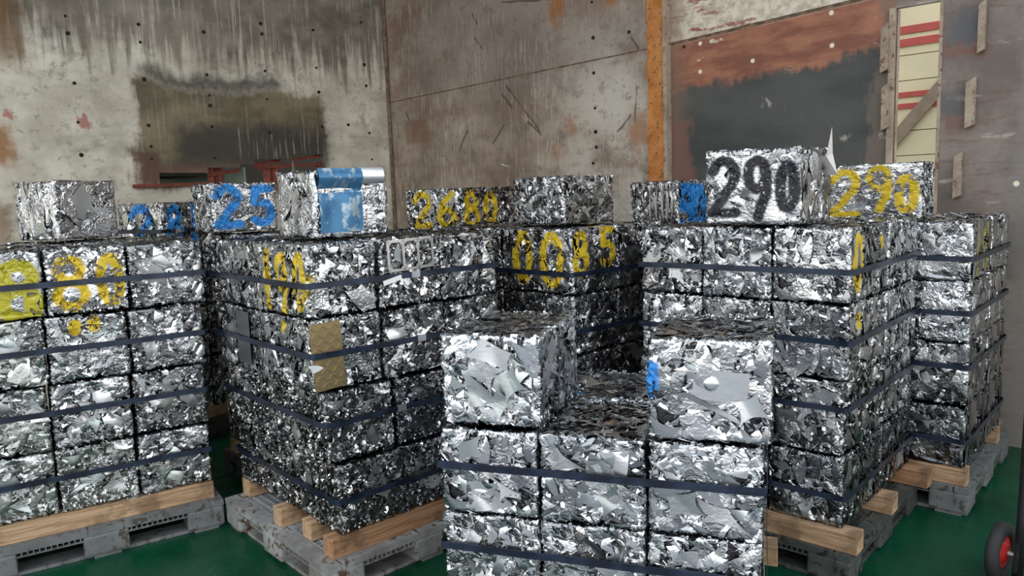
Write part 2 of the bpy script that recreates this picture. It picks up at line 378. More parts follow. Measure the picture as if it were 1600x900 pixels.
# right part with the vertical slot
us0, us1 = uR(1398, 120)[0], uR(1466, 120)[0]
zs1 = uR(1430, 8)[1]; zs0 = .9
s0 = uR(1047, 69); s1 = uR(1337, 0); sl = (s1[1] - s0[1]) / (s1[0] - s0[0])
lz = lambda u: s0[1] + (u - s0[0]) * sl
wall_piece('steel_plate', 'R', [(ub, 0), (us0, 0), (us0, lz(us0) - .006), (ub, lz(ub) - .006)], M_right, wr)
wall_piece('steel_plate', 'R', [(ub, lz(ub) + .006), (us0, lz(us0) + .006), (us0, WALL_H), (ub, WALL_H)], M_right, wr, off=.012)
wall_piece('steel_plate', 'R', [(us0, zs1), (us1, zs1), (us1, WALL_H), (us0, WALL_H)], M_right, wr)
wall_piece('steel_plate', 'R', [(us0, 0), (us1, 0), (us1, zs0), (us0, zs0)], M_right, wr)
wall_piece('steel_plate', 'R', [(us1, 0), (RIGHT_LEN, 0), (RIGHT_LEN, WALL_H), (us1, WALL_H)], M_right, wr)
def Lp(u, z, d=0.0): return Vector(CORNER + DL * u + NL * d) + Vector((0, 0, z))
def Rp(u, z, d=0.0): return Vector(CORNER + DR * u + NR * d) + Vector((0, 0, z))
b = MB(); b.bar(Rp(.01, seam_a, -.02), Rp(ub, seam_b, -.02), .03, .03).build('weld_seam', M_seam, wr)
b = MB(); b.bar(Rp(ub, lz(ub), -.012), Rp(us0, lz(us0), -.012), .03, .03).build('weld_seam', M_seam, wr)
b = MB(); b.bar(Lp(.015, 0, .015), Lp(.015, WALL_H, .015), .03, .03).build('corner_joint', M_seam, wl)
# rusty beam
tb = empty('trim_1'); tag(tb, kind='structure')
ub0, ub1 = uR(1018, 150)[0], uR(1047, 150)[0]
wall_piece('beam_flange', 'R', [(ub0, 0), (ub1, 0), (ub1, WALL_H), (ub0, WALL_H)], M_rust, tb, .05, .06)
wall_piece('beam_lip', 'R', [(ub1 - .02, 0), (ub1 + .01, 0), (ub1 + .01, WALL_H), (ub1 - .02, WALL_H)], M_tab, tb, .09, .075)
# slot edges and welded bars on the rear wall
ts = empty('trim_2'); tag(ts, kind='structure')
wall_piece('slot_edge', 'R', [(us0 - .035, zs0), (us0, zs0), (us0, zs1), (us0 - .035, zs1)], M_tab, ts, .12, .03)
wall_piece('slot_edge', 'R', [(us1, zs0), (us1 + .02, zs0), (us1 + .02, zs1), (us1, zs1)], M_tab, ts, .06, .01)
for (x0, y0, x1, y1) in ((1380, 46, 1390, 109), (1381, 138, 1391, 199), (1532, 10, 1540, 78), (1512, 130, 1524, 195), (1493, 245, 1503, 305)):
    a = uR(x0, y0); c = uR(x1, y1)
    wall_piece('welded_bar', 'R', [(a[0], a[1]), (c[0], a[1] + .03), (c[0], c[1]), (a[0], c[1] - .02)], M_tab, ts, .04, .05)
# bolt holes: shallow dark rings let into the plates
bolt_L = [(102, 25), (106, 52), (116, 130), (122, 191), (127, 242), (216, 38), (219, 66), (225, 124), (232, 196), (236, 229), (237, 248), (318, 50), (323, 117), (327, 149), (328, 165), (331, 198),
          (335, 247), (407, 37), (409, 53), (414, 111), (417, 155), (421, 207), (489, 47), (494, 106), (498, 144), (503, 198), (564, 35), (569, 101), (572, 134), (577, 208), (581, 249), (544, 195)]
bolt_R = [(925, 3), (927, 59), (928, 114), (930, 169), (931, 206), (932, 230), (927, 255), (1013, 36), (1014, 95), (1015, 173), (1015, 203), (1015, 269), (983, 50), (1069, 73)]
hole_me = MB().cyl((0, 0, 0), (0, 0, .006), .016, 10).mesh('bolt_hole')
def bolts(lst, wu, which, par):
    D, N = (DL, NL) if which == 'L' else (DR, NR)
    for i, (x, y) in enumerate(lst):
        u, z = wu(x, y); o = link('bolt_hole', hole_me, M_hole, par)
        o.location = Vector(CORNER + D * u + N * .0) + Vector((0, 0, z)); s = .7 + .5 * ((i * 37) % 10) / 10
        o.rotation_euler = Vector(N).to_track_quat('Z', 'Y').to_euler(); o.scale = (s, s, 1)
bolts(bolt_L, uL, 'L', wl); bolts(bolt_R, uR, 'R', wr)
# ceiling
C3 = Vector(CORNER)
Lend = C3 + Vector(DL) * LEFT_LEN; Rend = C3 + Vector(DR) * RIGHT_LEN
M_ceil = simple('ceiling_sheet', (.40, .40, .39), .8)
bm = bmesh.new()
bm.faces.new([bm.verts.new(p) for p in ((C3.x, C3.y + .1, WALL_H), (Lend.x - .1, Lend.y, WALL_H), (Lend.x, 2.7, WALL_H), (Rend.x, 2.7, WALL_H), (Rend.x + .1, Rend.y, WALL_H))])
r_ = bmesh.ops.extrude_face_region(bm, geom=list(bm.faces)); bmesh.ops.translate(bm, verts=[v for v in r_['geom'] if isinstance(v, bmesh.types.BMVert)], vec=(0, 0, .1))
bmesh.ops.recalc_face_normals(bm, faces=bm.faces)
me = bpy.data.meshes.new('ceiling'); bm.to_mesh(me); bm.free(); tag(link('ceiling', me, M_ceil), kind='structure')

# ------------------------------------------------------------------ behind the ragged opening of the left wall
M_olive = simple('olive_panel', (.10, .11, .08), .7); M_greygreen = simple('grey_green_paint', (.16, .20, .16), .55)
M_shed = simple('dark_shed', (.05, .045, .035), .9)
fr = empty('steel_frame', Lp(uL(380, 280)[0], 0, -.3)); base = fr.location.copy()
tag(fr, 'red primed steel frame with paired posts showing through the ragged opening in the left wall', 'frame')
def rel(p): return Vector(p) - base
def fL(x, y, d): u, z = uL(x, y, d); return rel(Lp(u, z, d))
MB().bar(fL(208, 291, .03), fL(330, 287, .03), .03, .03).build('lower_rail', M_red, fr)
for (x0, y0, x1, y1) in ((325, 273, 375, 266), (398, 262, 505, 256), (397, 257, 437, 251), (458, 250, 500, 243)):
    MB().bar(fL(x0, y0, -.08), fL(x1, y1, -.08), .03, .035).build('rail', M_red, fr)
for x, w in ((329, .06), (342, .05), (417, .07), (429, .07), (498, .06)):
    a = fL(x, 300, -.1); c = fL(x, 258, -.1); MB().bar((c.x, c.y, -.02 + hb - .4), c, w, .05).build('post', M_red, fr)
for x, w in ((366, .2),):
    c = fL(x, 262, -.4); MB().bar((c.x, c.y, hb - .4), c, w, .06).build('green_post', M_greygreen, fr)
c = Lp(uL(305, 285)[0], 0, -.9)
rzl = math.atan2(-DL[1], -DL[0])
bx = empty('cabinet_beyond_wall', (c.x, c.y, 0), rzl); bx.name = 'machine_cabinet'
tag(bx, 'grey green metal cabinet with raised rim beyond the opening in the left wall', 'cabinet')
MB().box((0, 0, .98), (.75, .5, 1.94)).build('body', M_greygreen, bx, .02)
MB().box((0, -.01, 2.0), (.85, .58, .06)).build('lid', M_olive, bx, .012)
o = MB().bar(Lp(-4, WALL_H / 2, -2.2), Lp(LEFT_LEN, WALL_H / 2, -2.2), .05, WALL_H).build('wall_beyond', M_shed); tag(o, kind='structure')
o = MB().bar(Lp(uL(180, 280)[0] + 1.2, 1.4, -2.12), Lp(uL(300, 280)[0], 1.4, -2.12), .05, 2.8).build('trim_3', M_olive); tag(o, kind='structure')

# ------------------------------------------------------------------ yellow building seen through the slot
M_yel = simple('yellow_siding', (.66, .57, .37), .6, 0, .06, 2, .05)
M_band = simple('dark_red_band', (.42, .07, .06), .6, 0, .1)
M_brace = simple('brown_brace', (.24, .18, .13), .7)
hb_o = Rp((us0 + us1) / 2 + 3.0, 0, -6.0)
rzr = math.atan2(DR[1], DR[0])
hs2 = empty('neighbouring_building', hb_o, rzr)
tag(hs2, 'pale yellow sided building with dark red bands seen through the slot in the rear wall', 'building')
nb = 20
for k in range(nb):
    MB().box((0, 0, -.0 + .165 + k * .335), (13, .05, .325)).build('siding_board', M_yel, hs2, .004)
def zat(x, y):
    p = on_plane(x, y, np.array(hb_o) + NR * .05, NR); return float(p[2])
def uat(x, y):
    p = on_plane(x, y, np.array(hb_o) + NR * .05, NR); return float((p - np.array(hb_o)) @ DR)
for (y0, y1) in ((38, 50), (58, 70), (142, 150), (160, 168)):
    za, zb = zat(1432, y0), zat(1432, y1)
    MB().box((0, -.035, (za + zb) / 2), (13, .02, abs(za - zb))).build('red_band', M_band, hs2)
a = (uat(1380, 239), -.06, zat(1380, 239)); c = (uat(1486, 117), -.06, zat(1486, 117))
MB().bar(a, c, .04, .16).build('diagonal_brace', M_brace, hs2)
MB().box((0, .05, 3.35), (13, .04, 6.7)).build('backing_wall', M_brace, hs2)

# ================================================================== SCRAP METAL
def metal(name, lo, hi, rough=(.18, .38), bumpk=.25, metallic=1.0, dirt=.25, paint=None, bscale=60, crump=.55):
    """crushed sheet metal; per-piece tone comes from the colour attribute of the mesh"""
    g = G(name); o = g.obj()
    at = g.new('ShaderNodeAttribute', attribute_name='tone'); tone, t2, t3 = g.sep(at.outputs['Color'])
    ri = g.new('ShaderNodeObjectInfo').outputs['Random']
    tt = g.math('ADD', tone, g.math('MULTIPLY', g.math('SUBTRACT', ri, .5), .15), True)
    c = g.mix(g.step(tt, .18, .95), lo, hi)
    c = g.mix(g.math('MULTIPLY', g.step(t2, .9, .97), .35), c, (.38, .44, .44))
    c = g.mix(g.math('MULTIPLY', g.step(t2, .0, .05, 1, 0), .45), c, (.50, .46, .42))
    n = g.noise(o, 25, 5, .6); c = g.mix(g.math('MULTIPLY', g.step(n, .55, .75), dirt), c, tuple(x * .45 for x in lo))
    rg = g.mixf(t3, rough[0], rough[1]); rg = g.math('ADD', rg, g.math('MULTIPLY', n, .08))
    mt = metallic
    b1 = g.noise(o, bscale, 3, .5, .8); nr = g.bump(b1, bumpk, .006)
    ri2 = g.math('ABSOLUTE', g.math('SUBTRACT', g.noise(o, 17, 2, .5, 1.6), .5)); ri3 = g.math('ABSOLUTE', g.math('SUBTRACT', g.noise(o, 38, 1, .5, 1.0), .5))
    nb_ = g.new('ShaderNodeBump'); g.put(nb_.inputs['Strength'], g.math('MULTIPLY', g.step(t3, .25, .8, .12, 1.0), crump)); nb_.inputs['Distance'].default_value = .03
    g.put(nb_.inputs['Height'], g.math('ADD', ri2, g.math('MULTIPLY', ri3, .35))); g.put(nb_.inputs['Normal'], nr); nr = nb_.outputs[0]
    if paint:
      for (root, face, polys, pcol, width) in paint:
        tc = g.new('ShaderNodeTexCoord'); tc.object = root; X, Y, Z = g.sep(tc.outputs['Object'])
        axis = {'-y': (X, Y, -1), '+y': (g.math('MULTIPLY', X, -1.0), Y, 1), '-x': (g.math('MULTIPLY', Y, -1.0), X, -1), '+x': (Y, X, 1)}[face]
        hor, dep, sg = axis
        pu = g.comb(hor, Z, 0.0)
        wob = g.vmath('SCALE', g.vmath('SUBTRACT', g.noise(tc.outputs['Object'], 14, 4, .6, col=True), (.5, .5, .5)), scale=.014)
        pu = g.vmath('ADD', pu, wob); d = None
        for pl in polys:
            for (p, q) in zip(pl[:-1], pl[1:]):
                dv = (q[0] - p[0], q[1] - p[1], 0.0); L2 = max(1e-6, dv[0] ** 2 + dv[1] ** 2)
                w = g.vmath('SUBTRACT', pu, (p[0], p[1], 0.0))
                w = g.vmath('MULTIPLY', w, (1, 1, 0))
                t = g.math('MULTIPLY', g.vmath('DOT_PRODUCT', w, dv), 1 / L2, True)
                ds = g.vmath('LENGTH', g.vmath('SUBTRACT', w, g.vmath('SCALE', dv, scale=t)))
                d = ds if d is None else g.math('MINIMUM', d, ds)
        sp = g.noise(tc.outputs['Object'], 90, 3, .6)
        d = g.math('ADD', d, g.math('MULTIPLY', g.math('SUBTRACT', sp, .5), .02))
        msk = g.step(d, width * .45, width * .45 + .012, 1, 0)
        msk = g.math('MULTIPLY', msk, g.step(g.math('MULTIPLY', dep, float(sg)), .11, .13))
        msk = g.math('MULTIPLY', msk, g.step(sp, .28, .40, .25, 1))
        c = g.mix(msk, c, pcol); mt = g.mixf(msk, mt, 0.15); rg = g.mixf(msk, rg, .38)
    return g.set(c, rg, mt, nr)

M_bright = metal('bright_offcuts', (.30, .32, .335), (.90, .92, .94), (.10, .34), .22, crump=.42)
M_steel = metal('mixed_steel', (.17, .175, .185), (.80, .80, .81), (.12, .36), .3, crump=.42)
M_chip = metal('fine_shreds', (.10, .105, .115), (.74, .73, .72), (.14, .36), .35, crump=.35)
M_galv = metal('galvanised', (.32, .34, .33), (.64, .67, .65), (.22, .42), .22, crump=.38)
M_foil = metal('crumpled_foil', (.50, .51, .53), (.90, .90, .91), (.09, .26), .3, crump=.75)
M_darkm = metal('oily_shaded_steel', (.10, .105, .12), (.55, .57, .60), (.12, .3), .3)  # dark steel; on the right piles its tone also stands for weaker light
M_core = metal('compressed_core', (.05, .05, .055), (.22, .22, .23), (.3, .5), .5)  # coloured dark so the gaps between scraps look shaded

FACES = {'-y': ((1, 0, 0), (0, 0, 1), (0, -1, 0)), '+y': ((-1, 0, 0), (0, 0, 1), (0, 1, 0)),
         '+x': ((0, 1, 0), (0, 0, 1), (1, 0, 0)), '-x': ((0, -1, 0), (0, 0, 1), (-1, 0, 0)), '+z': ((1, 0, 0), (0, 1, 0), (0, 0, 1))}

def piece_grid(rng, N, n, m, smin, smax, aspect=(.4, 1.0), concave=.5, crease=3, slope=.35, curl=1.0):
    """N scraps of sheet as n x m grids, in their own plane: array (N, n, m, 3)"""
    L = np.exp(rng.uniform(np.log(smin), np.log(smax), N)); W = L * rng.uniform(*aspect, N)
    cn = np.array([[-.5, -.5], [.5, -.5], [.5, .5], [-.5, .5]])[None] * np.stack([L, W], -1)[:, None, :]
    cn = cn + rng.uniform(-.28, .28, (N, 4, 2)) * np.stack([L, W], -1)[:, None, :]
    tri = rng.random(N) < .35; cn[tri, 2] = cn[tri, 3] + (cn[tri, 2] - cn[tri, 3]) * .08
    s = np.linspace(0, 1, n)[None, :, None, None]; t = np.linspace(0, 1, m)[None, None, :, None]
    c = [cn[:, i][:, None, None, :] for i in range(4)]
    P = (1 - s) * (1 - t) * c[0] + s * (1 - t) * c[1] + s * t * c[2] + (1 - s) * t * c[3]
    bs = 4 * s * (1 - s); bt = 4 * t * (1 - t)
    bul = rng.normal(0, .09, (N, 4)); cc = rng.random(N) < concave
    bul[cc] = rng.uniform(.12, .26, (cc.sum(), 4)) * np.sign(rng.random((cc.sum(), 4)) - .2)
    Lb = L[:, None, None, None]; Wb = W[:, None, None, None]; B = lambda i: bul[:, i][:, None, None, None]
    ex = np.array([1.0, 0])[None, None, None]; ey = np.array([0, 1.0])[None, None, None]
    P = P + (1 - t) * bs * B(0) * Lb * ey - t * bs * B(1) * Lb * ey + (1 - s) * bt * B(2) * Wb * ex - s * bt * B(3) * Wb * ex
    w = np.zeros((N, n, m))
    for k in range(crease):
        th = rng.uniform(0, 2 * np.pi, N); d = np.stack([np.cos(th), np.sin(th)], -1)[:, None, None, :]
        q = (P * d).sum(-1); of = rng.uniform(-.35, .35, N)[:, None, None] * L[:, None, None]
        a = rng.normal(0, slope, N)[:, None, None]
        w += a * np.sqrt((q - of) ** 2 + (L[:, None, None] * .02) ** 2)
    th = rng.uniform(0, 2 * np.pi, N); q = P[..., 0] * np.cos(th)[:, None, None] + P[..., 1] * np.sin(th)[:, None, None]
    w += (rng.normal(0, curl, N) / L)[:, None, None] * q ** 2
    w -= w.mean((1, 2), keepdims=True)
    w += (rng.normal(0, slope * .5, N))[:, None, None] * P[..., 0] + (rng.normal(0, slope * .5, N))[:, None, None] * P[..., 1]
    return np.concatenate([P, w[..., None]], -1), L

def arc_grid(rng, N, n, rmin, rmax, wmin, wmax):
    r = rng.uniform(rmin, rmax, N); wd = rng.uniform(wmin, wmax, N); span = rng.uniform(1.2, 5.5, N); st = rng.uniform(0, 6.28, N)
    a = st[:, None] + span[:, None] * np.linspace(0, 1, n)[None]
    ecc = rng.uniform(.3, 1, N)[:, None]
    out = []
    for k, o_ in enumerate((-.5, 0, .5)):
        rr = r[:, None] + o_ * wd[:, None]
        hgt = (wd[:, None] * .5 if k == 1 else 0) * np.ones_like(a)
        out.append(np.stack([rr * np.cos(a), rr * ecc * np.sin(a), hgt + .004 * np.sin(a * 2 + st[:, None])], -1))
    return np.stack(out, 2), r

def place(rng, G_, hu, hv, wlo, whi, edge=.02):
    """turn pieces in plane, scatter over a face (half sizes hu, hv)"""
    N = len(G_); th = rng.uniform(0, 2 * np.pi, N)[:, None, None]
    x = G_[..., 0] * np.cos(th) - G_[..., 1] * np.sin(th); y = G_[..., 0] * np.sin(th) + G_[..., 1] * np.cos(th)
    x = x + rng.uniform(-hu - edge, hu + edge, N)[:, None, None]; y = y + rng.uniform(-hv - edge, hv + edge, N)[:, None, None]
    w = G_[..., 2] + rng.uniform(wlo, whi, N)[:, None, None]
    w = np.where(w > 0, .007 * np.tanh(w / .007), .016 * np.tanh(w / .016))
    return x, y, w

def wrap(x, y, w, hu, hv, hn, fr):
    U, V, Nn = [np.array(a, float) for a in fr]
    ex = np.clip(np.abs(x) - hu, 0, .07); sx = np.sign(x); xo = np.abs(x) > hu
    X = np.where(xo, sx * (hu + w * .8), x); Wn = np.where(xo, -ex + .0, w)
    ey = np.clip(np.abs(y) - hv, 0, .07); sy = np.sign(y); yo = np.abs(y) > hv
    Yv = np.where(yo, sy * (hv + w * .8), y); Wn = np.where(yo, np.minimum(Wn, 0) - ey, Wn)
    return X[..., None] * U + Yv[..., None] * V + (hn + Wn)[..., None] * Nn

def mesh_from_grids(name, grids, rng):
    """grids: list of arrays (N, n, m, 3) -> one mesh with a per-piece 'tone' attribute"""
    vs, fs, tn = [], [], []; off = 0
    for A in grids:
        N, n, m_ = A.shape[:3]
        vs.append(A.reshape(-1, 3)); idx = np.arange(N * n * m_).reshape(N, n, m_) + off
        q = np.stack([idx[:, :-1, :-1], idx[:, 1:, :-1], idx[:, 1:, 1:], idx[:, :-1, 1:]], -1).reshape(-1, 4)
        fs.append(q); off += N * n * m_
        t = rng.random((N, 3)); t = np.repeat(t, n * m_, 0); tn.append(t)
    v = np.concatenate(vs); f = np.concatenate(fs); t = np.concatenate(tn)
    me = bpy.data.meshes.new(name); me.vertices.add(len(v)); me.vertices.foreach_set('co', v.astype(np.float32).ravel())
    me.loops.add(f.size); me.loops.foreach_set('vertex_index', f.astype(np.int32).ravel())
    me.polygons.add(len(f)); me.polygons.foreach_set('loop_start', np.arange(0, f.size, 4, dtype=np.int32))
    me.polygons.foreach_set('use_smooth', np.ones(len(f), bool))
    ca = me.color_attributes.new('tone', 'FLOAT_COLOR', 'POINT')
    ca.data.foreach_set('color', np.concatenate([t, np.ones((len(t), 1))], -1).astype(np.float32).ravel())
    me.update(calc_edges=True); me.validate(); return me

# bale local frame: x = width, y = length, z = height, origin at the middle of its underside
BW, BL, BH = .345, .52, .315
def face_dims(fc, W, L, H):
    return {'-y': (W / 2, H / 2, L / 2), '+y': (W / 2, H / 2, L / 2), '+x': (L / 2, H / 2, W / 2), '-x': (L / 2, H / 2, W / 2), '+z': (W / 2, L / 2, H / 2)}[fc]

def bale_meshes(kind, seed, W=BW, L=BL, H=BH):
    rng = np.random.default_rng(seed); scr = []
    for fc, fr_ in FACES.items():
        hu, hv, hn = face_dims(fc, W, L, H); hu -= .004; hv -= .004; hn -= .006; area = hu * hv * 4
        def add(Gr, wlo, whi, edge=.01):
            x, y, w = place(rng, Gr[0], hu, hv, wlo, whi, edge); scr.append(wrap(x, y, w, hu, hv, hn, fr_))
        k = area / .17; top = fc == '+z'
        if top:      # tops are layered flat sheet edges
            add(piece_grid(rng, int(120 * k), 7, 4, .03, .12, (.15, .5), .4, 2, .12, .2), -.006, .002)
            add(piece_grid(rng, int(260 * k), 4, 3, .012, .04, (.15, .6), .4, 1, .2, .2), -.004, .005)
            add(arc_grid(rng, int(14 * k), 12, .02, .06, .002, .006), -.002, .003)
        elif kind == 'offcut':
            add(piece_grid(rng, int(70 * k), 10, 10, .06, .15, (.45, 1), .6, 4, .22, .5), -.010, .002)
            add(piece_grid(rng, int(150 * k), 7, 6, .025, .07, (.3, 1), .5, 3, .38, .6), -.008, .004)
            add(piece_grid(rng, int(200 * k), 4, 4, .010, .03, (.3, 1), .3, 2, .5, .8), -.008, .005)
            add(arc_grid(rng, int(34 * k), 18, .012, .04, .003, .009), -.002, .003)
            add(piece_grid(rng, int(50 * k), 12, 3, .05, .13, (.05, .12), .1, 3, .3, .6), -.003, .004)
        elif kind == 'foil':
            add(piece_grid(rng, int(60 * k), 16, 16, .08, .2, (.5, 1), .1, 9, .30, .3), -.010, .002)
            add(piece_grid(rng, int(110 * k), 9, 8, .03, .08, (.3, 1), .2, 6, .45, .5), -.008, .004)
            add(piece_grid(rng, int(160 * k), 5, 4, .010, .035, (.2, 1), .2, 3, .6, .8), -.008, .005)
        elif kind == 'chips':
            add(piece_grid(rng, int(26 * k), 9, 9, .04, .10, (.4, 1), .3, 4, .3, .5), -.012, -.002)
            add(piece_grid(rng, int(420 * k), 5, 4, .014, .035, (.25, 1), .3, 2, .5, .9), -.010, .004)
            add(piece_grid(rng, int(1100 * k), 3, 3, .006, .018, (.3, 1), .2, 1, .7, 1.0), -.009, .006)
            add(arc_grid(rng, int(26 * k), 10, .006, .02, .002, .005), -.002, .004)
        elif kind == 'ribbons':
            add(piece_grid(rng, int(60 * k), 9, 9, .05, .12, (.3, .8), .3, 4, .28, .5), -.010, .0)
            add(piece_grid(rng, int(170 * k), 12, 4, .05, .16, (.07, .2), .1, 4, .3, .5), -.008, .005)
            add(arc_grid(rng, int(60 * k), 20, .02, .06, .003, .008), -.003, .004)
            add(piece_grid(rng, int(260 * k), 4, 3, .01, .03, (.25, 1), .3, 2, .5, .8), -.008, .005)
        else:        # mixed
            add(piece_grid(rng, int(56 * k), 10, 10, .05, .14, (.4, 1), .3, 5, .28, .5), -.010, .002)
            add(piece_grid(rng, int(220 * k), 6, 5, .02, .06, (.25, 1), .4, 3, .42, .7), -.009, .004)
            add(piece_grid(rng, int(420 * k), 4, 3, .008, .025, (.3, 1), .3, 2, .6, .9), -.009, .005)
            add(arc_grid(rng, int(24 * k), 14, .010, .035, .003, .008), -.002, .003)
            add(piece_grid(rng, int(40 * k), 10, 3, .04, .12, (.05, .15), .1, 3, .3, .6), -.003, .004)
        if not top:   # scraps that stand a little proud of the top edge and the corners
            for N_, n_, lo_, hi_ in ((int(26 * k), 5, .012, .035), (int(30 * k), 3, .008, .018)):
                Gp = piece_grid(rng, N_, n_, n_, lo_, hi_, (.2, .8), .3, 2, .4, .6)[0]
                th = rng.uniform(0, 6.28, N_)[:, None, None]
                x = Gp[..., 0] * np.cos(th) - Gp[..., 1] * np.sin(th); y = Gp[..., 0] * np.sin(th) + Gp[..., 1] * np.cos(th)
                onz = (rng.random(N_) < .62)[:, None, None]
                cx_ = np.where(onz, rng.uniform(-hu, hu, N_)[:, None, None], np.sign(rng.random(N_) - .5)[:, None, None] * (hu - .004))
                cy_ = np.where(onz, hv - .003, rng.uniform(-hv, hv * .95, N_)[:, None, None])
                x = np.clip(x + cx_, -hu - .007, hu + .007); y = np.clip(y + cy_, -hv, hv + .009)
                w_ = np.clip(Gp[..., 2], -.006, .006) - .003
                U_, V_, N3 = [np.array(a, float) for a in fr_]
                scr.append(x[..., None] * U_ + y[..., None] * V_ + (hn + w_)[..., None] * N3)
    ph = rng.uniform(0, 6.28, (3, 3)); fq = rng.uniform(9, 24, (3, 3)); am = np.array([.0024, .0024, .0020])
    def warp(P):
        Q = P.copy()
        for a in range(3):
            b1, b2 = (a + 1) % 3, (a + 2) % 3
            Q[..., a] += am[a] * (np.sin(P[..., b1] * fq[a, 0] + ph[a, 0]) + .7 * np.sin(P[..., b2] * fq[a, 1] + ph[a, 1]) + .6 * np.sin((P[..., b1] + P[..., b2]) * fq[a, 2] * 1.7 + ph[a, 2]))
        return Q
    scr = [warp(A) for A in scr]
    for A in scr: A[..., 2] += H / 2
    me_s = mesh_from_grids('scrap_pieces_' + kind, scr, rng)
    # crumpled core
    cg = []
    for fc in list(FACES) + ['-z']:
        fr_ = FACES[fc] if fc != '-z' else ((1, 0, 0), (0, -1, 0), (0, 0, -1))
        hu, hv, hn = face_dims(fc if fc != '-z' else '+z', W, L, H); hu -= .014; hv -= .014; hn -= .014
        n = 30; U, V, Nn = [np.array(a, float) for a in fr_]
        a = np.linspace(-hu, hu, n); b_ = np.linspace(-hv, hv, n); xx, yy = np.meshgrid(a, b_, indexing='ij')
        ed = np.minimum(np.minimum(hu - np.abs(xx), hv - np.abs(yy)) / .02, 1.0)
        w = rng.normal(0, .004, (n, n)) * ed
        cg.append((xx[..., None] * U + yy[..., None] * V + (hn + w)[..., None] * Nn)[None])
    cg = [warp(q_) + np.array([0, 0, H / 2]) for q_ in cg]
    me_c = mesh_from_grids('pressed_core', cg, rng)
    return me_c, me_s

LIB = {}
for kind, seeds in (('offcut', (1, 2, 3)), ('mixed', (11, 12, 13)), ('chips', (21, 22)), ('foil', (31, 32)), ('ribbons', (41,))):
    LIB[kind] = [bale_meshes(kind, s) for s in seeds]
def sheet_mesh(seed, n=12, size=(.06, .13), **kw):
    rng = np.random.default_rng(seed); A, L = piece_grid(rng, 1, n, n, *size, **kw)
    A[..., 2] = .005 * np.tanh(A[..., 2] / .005); return mesh_from_grids('loose_sheet', [A], rng)
SHEETS = [sheet_mesh(100 + i, aspect=(.45, 1), concave=.5 if i % 2 else 0.0, crease=2 + i % 3, slope=.10, curl=.3) for i in range(26)]
STRIPS = [sheet_mesh(200 + i, aspect=(.1, .25), concave=.0, crease=3, slope=.15, curl=.4) for i in range(6)]
M_sheet = [metal('sheet_bright', (.62, .64, .65), (.86, .87, .87), (.2, .36), .06, dirt=.1, bscale=20, crump=.12),
           metal('sheet_grey', (.34, .36, .37), (.52, .54, .54), (.3, .46), .06, dirt=.2, bscale=20, crump=.12),
           metal('sheet_green_grey', (.38, .42, .42), (.55, .60, .59), (.28, .42), .06, dirt=.15, bscale=20, crump=.12),
           metal('sheet_dark', (.14, .15, .16), (.28, .29, .30), (.3, .45), .08, dirt=.2, bscale=20, crump=.12)]

RND = random.Random(5)
KIND_MAT = {'offcut': M_bright, 'mixed': M_steel, 'chips': M_chip, 'foil': M_foil, 'ribbons': M_steel}
def bale(loc, rz, kind='mixed', mat=None, label='', group='crushed metal bales', scale=(1, 1, 1), faces=('-y',), nsheet=0, var=None, flip=False, paint=None, tilt=(0, 0), smix=(.45, .25, .15, .15)):
    r = empty('metal_bale', loc, rz); r.scale = scale; r.rotation_euler = (tilt[0], tilt[1], rz)
    tag(r, label, 'scrap bale', group)
    mc, ms = LIB[kind][(RND.randrange(99) if var is None else var) % len(LIB[kind])]
    mm = mat or KIND_MAT[kind]
    smats = M_sheet
    if paint:
        if isinstance(paint, tuple): paint = [paint]
        mm = metal('painted_bale', (.30, .31, .32), (.78, .79, .80), (.12, .32), .28, paint=[(r,) + q for q in paint])
        smats = [mm] * 4
    sx = -1 if flip else 1
    c = link('pressed_core', mc, M_core, r); s = link('scrap_pieces', ms, mm, r); s['kind'] = 'stuff'
    if flip: c.rotation_euler = s.rotation_euler = (0, 0, math.pi)
    for fc in faces:
        hu, hv, hn = face_dims(fc, BW, BL, BH); U, V, Nn = [Vector(a) for a in FACES[fc]]
        k = nsheet if fc in ('-y', '+y') else int(nsheet * 1.4)
        placed = []
        for i in range(k):
            for _ in range(12):
                a = RND.uniform(-hu + .07, hu - .07); b2 = RND.uniform(-hv + .07, hv - .07)
                if all((a - p) ** 2 + (b2 - q) ** 2 > .075 ** 2 for p, q in placed): break
            placed.append((a, b2))
            mi = RND.choices(range(4), smix)[0]
            pm = RND.choice(SHEETS) if RND.random() < .8 else RND.choice(STRIPS)
            o = link('loose_sheet', pm, smats[mi], r)
            p = U * a + V * b2 + Nn * (hn - .003 + RND.uniform(0, .003)); th = RND.uniform(0, 6.28)
            Mx = Matrix((U, V, Nn)).transposed().to_4x4()
            o.matrix_local = Matrix.Translation(p + Vector((0, 0, BH / 2))) @ Mx @ Matrix.Rotation(th, 4, 'Z') @ Matrix.Rotation(RND.uniform(-.05, .05), 4, 'X') @ Matrix.Scale(RND.uniform(.7, 1.1), 4)
    return r

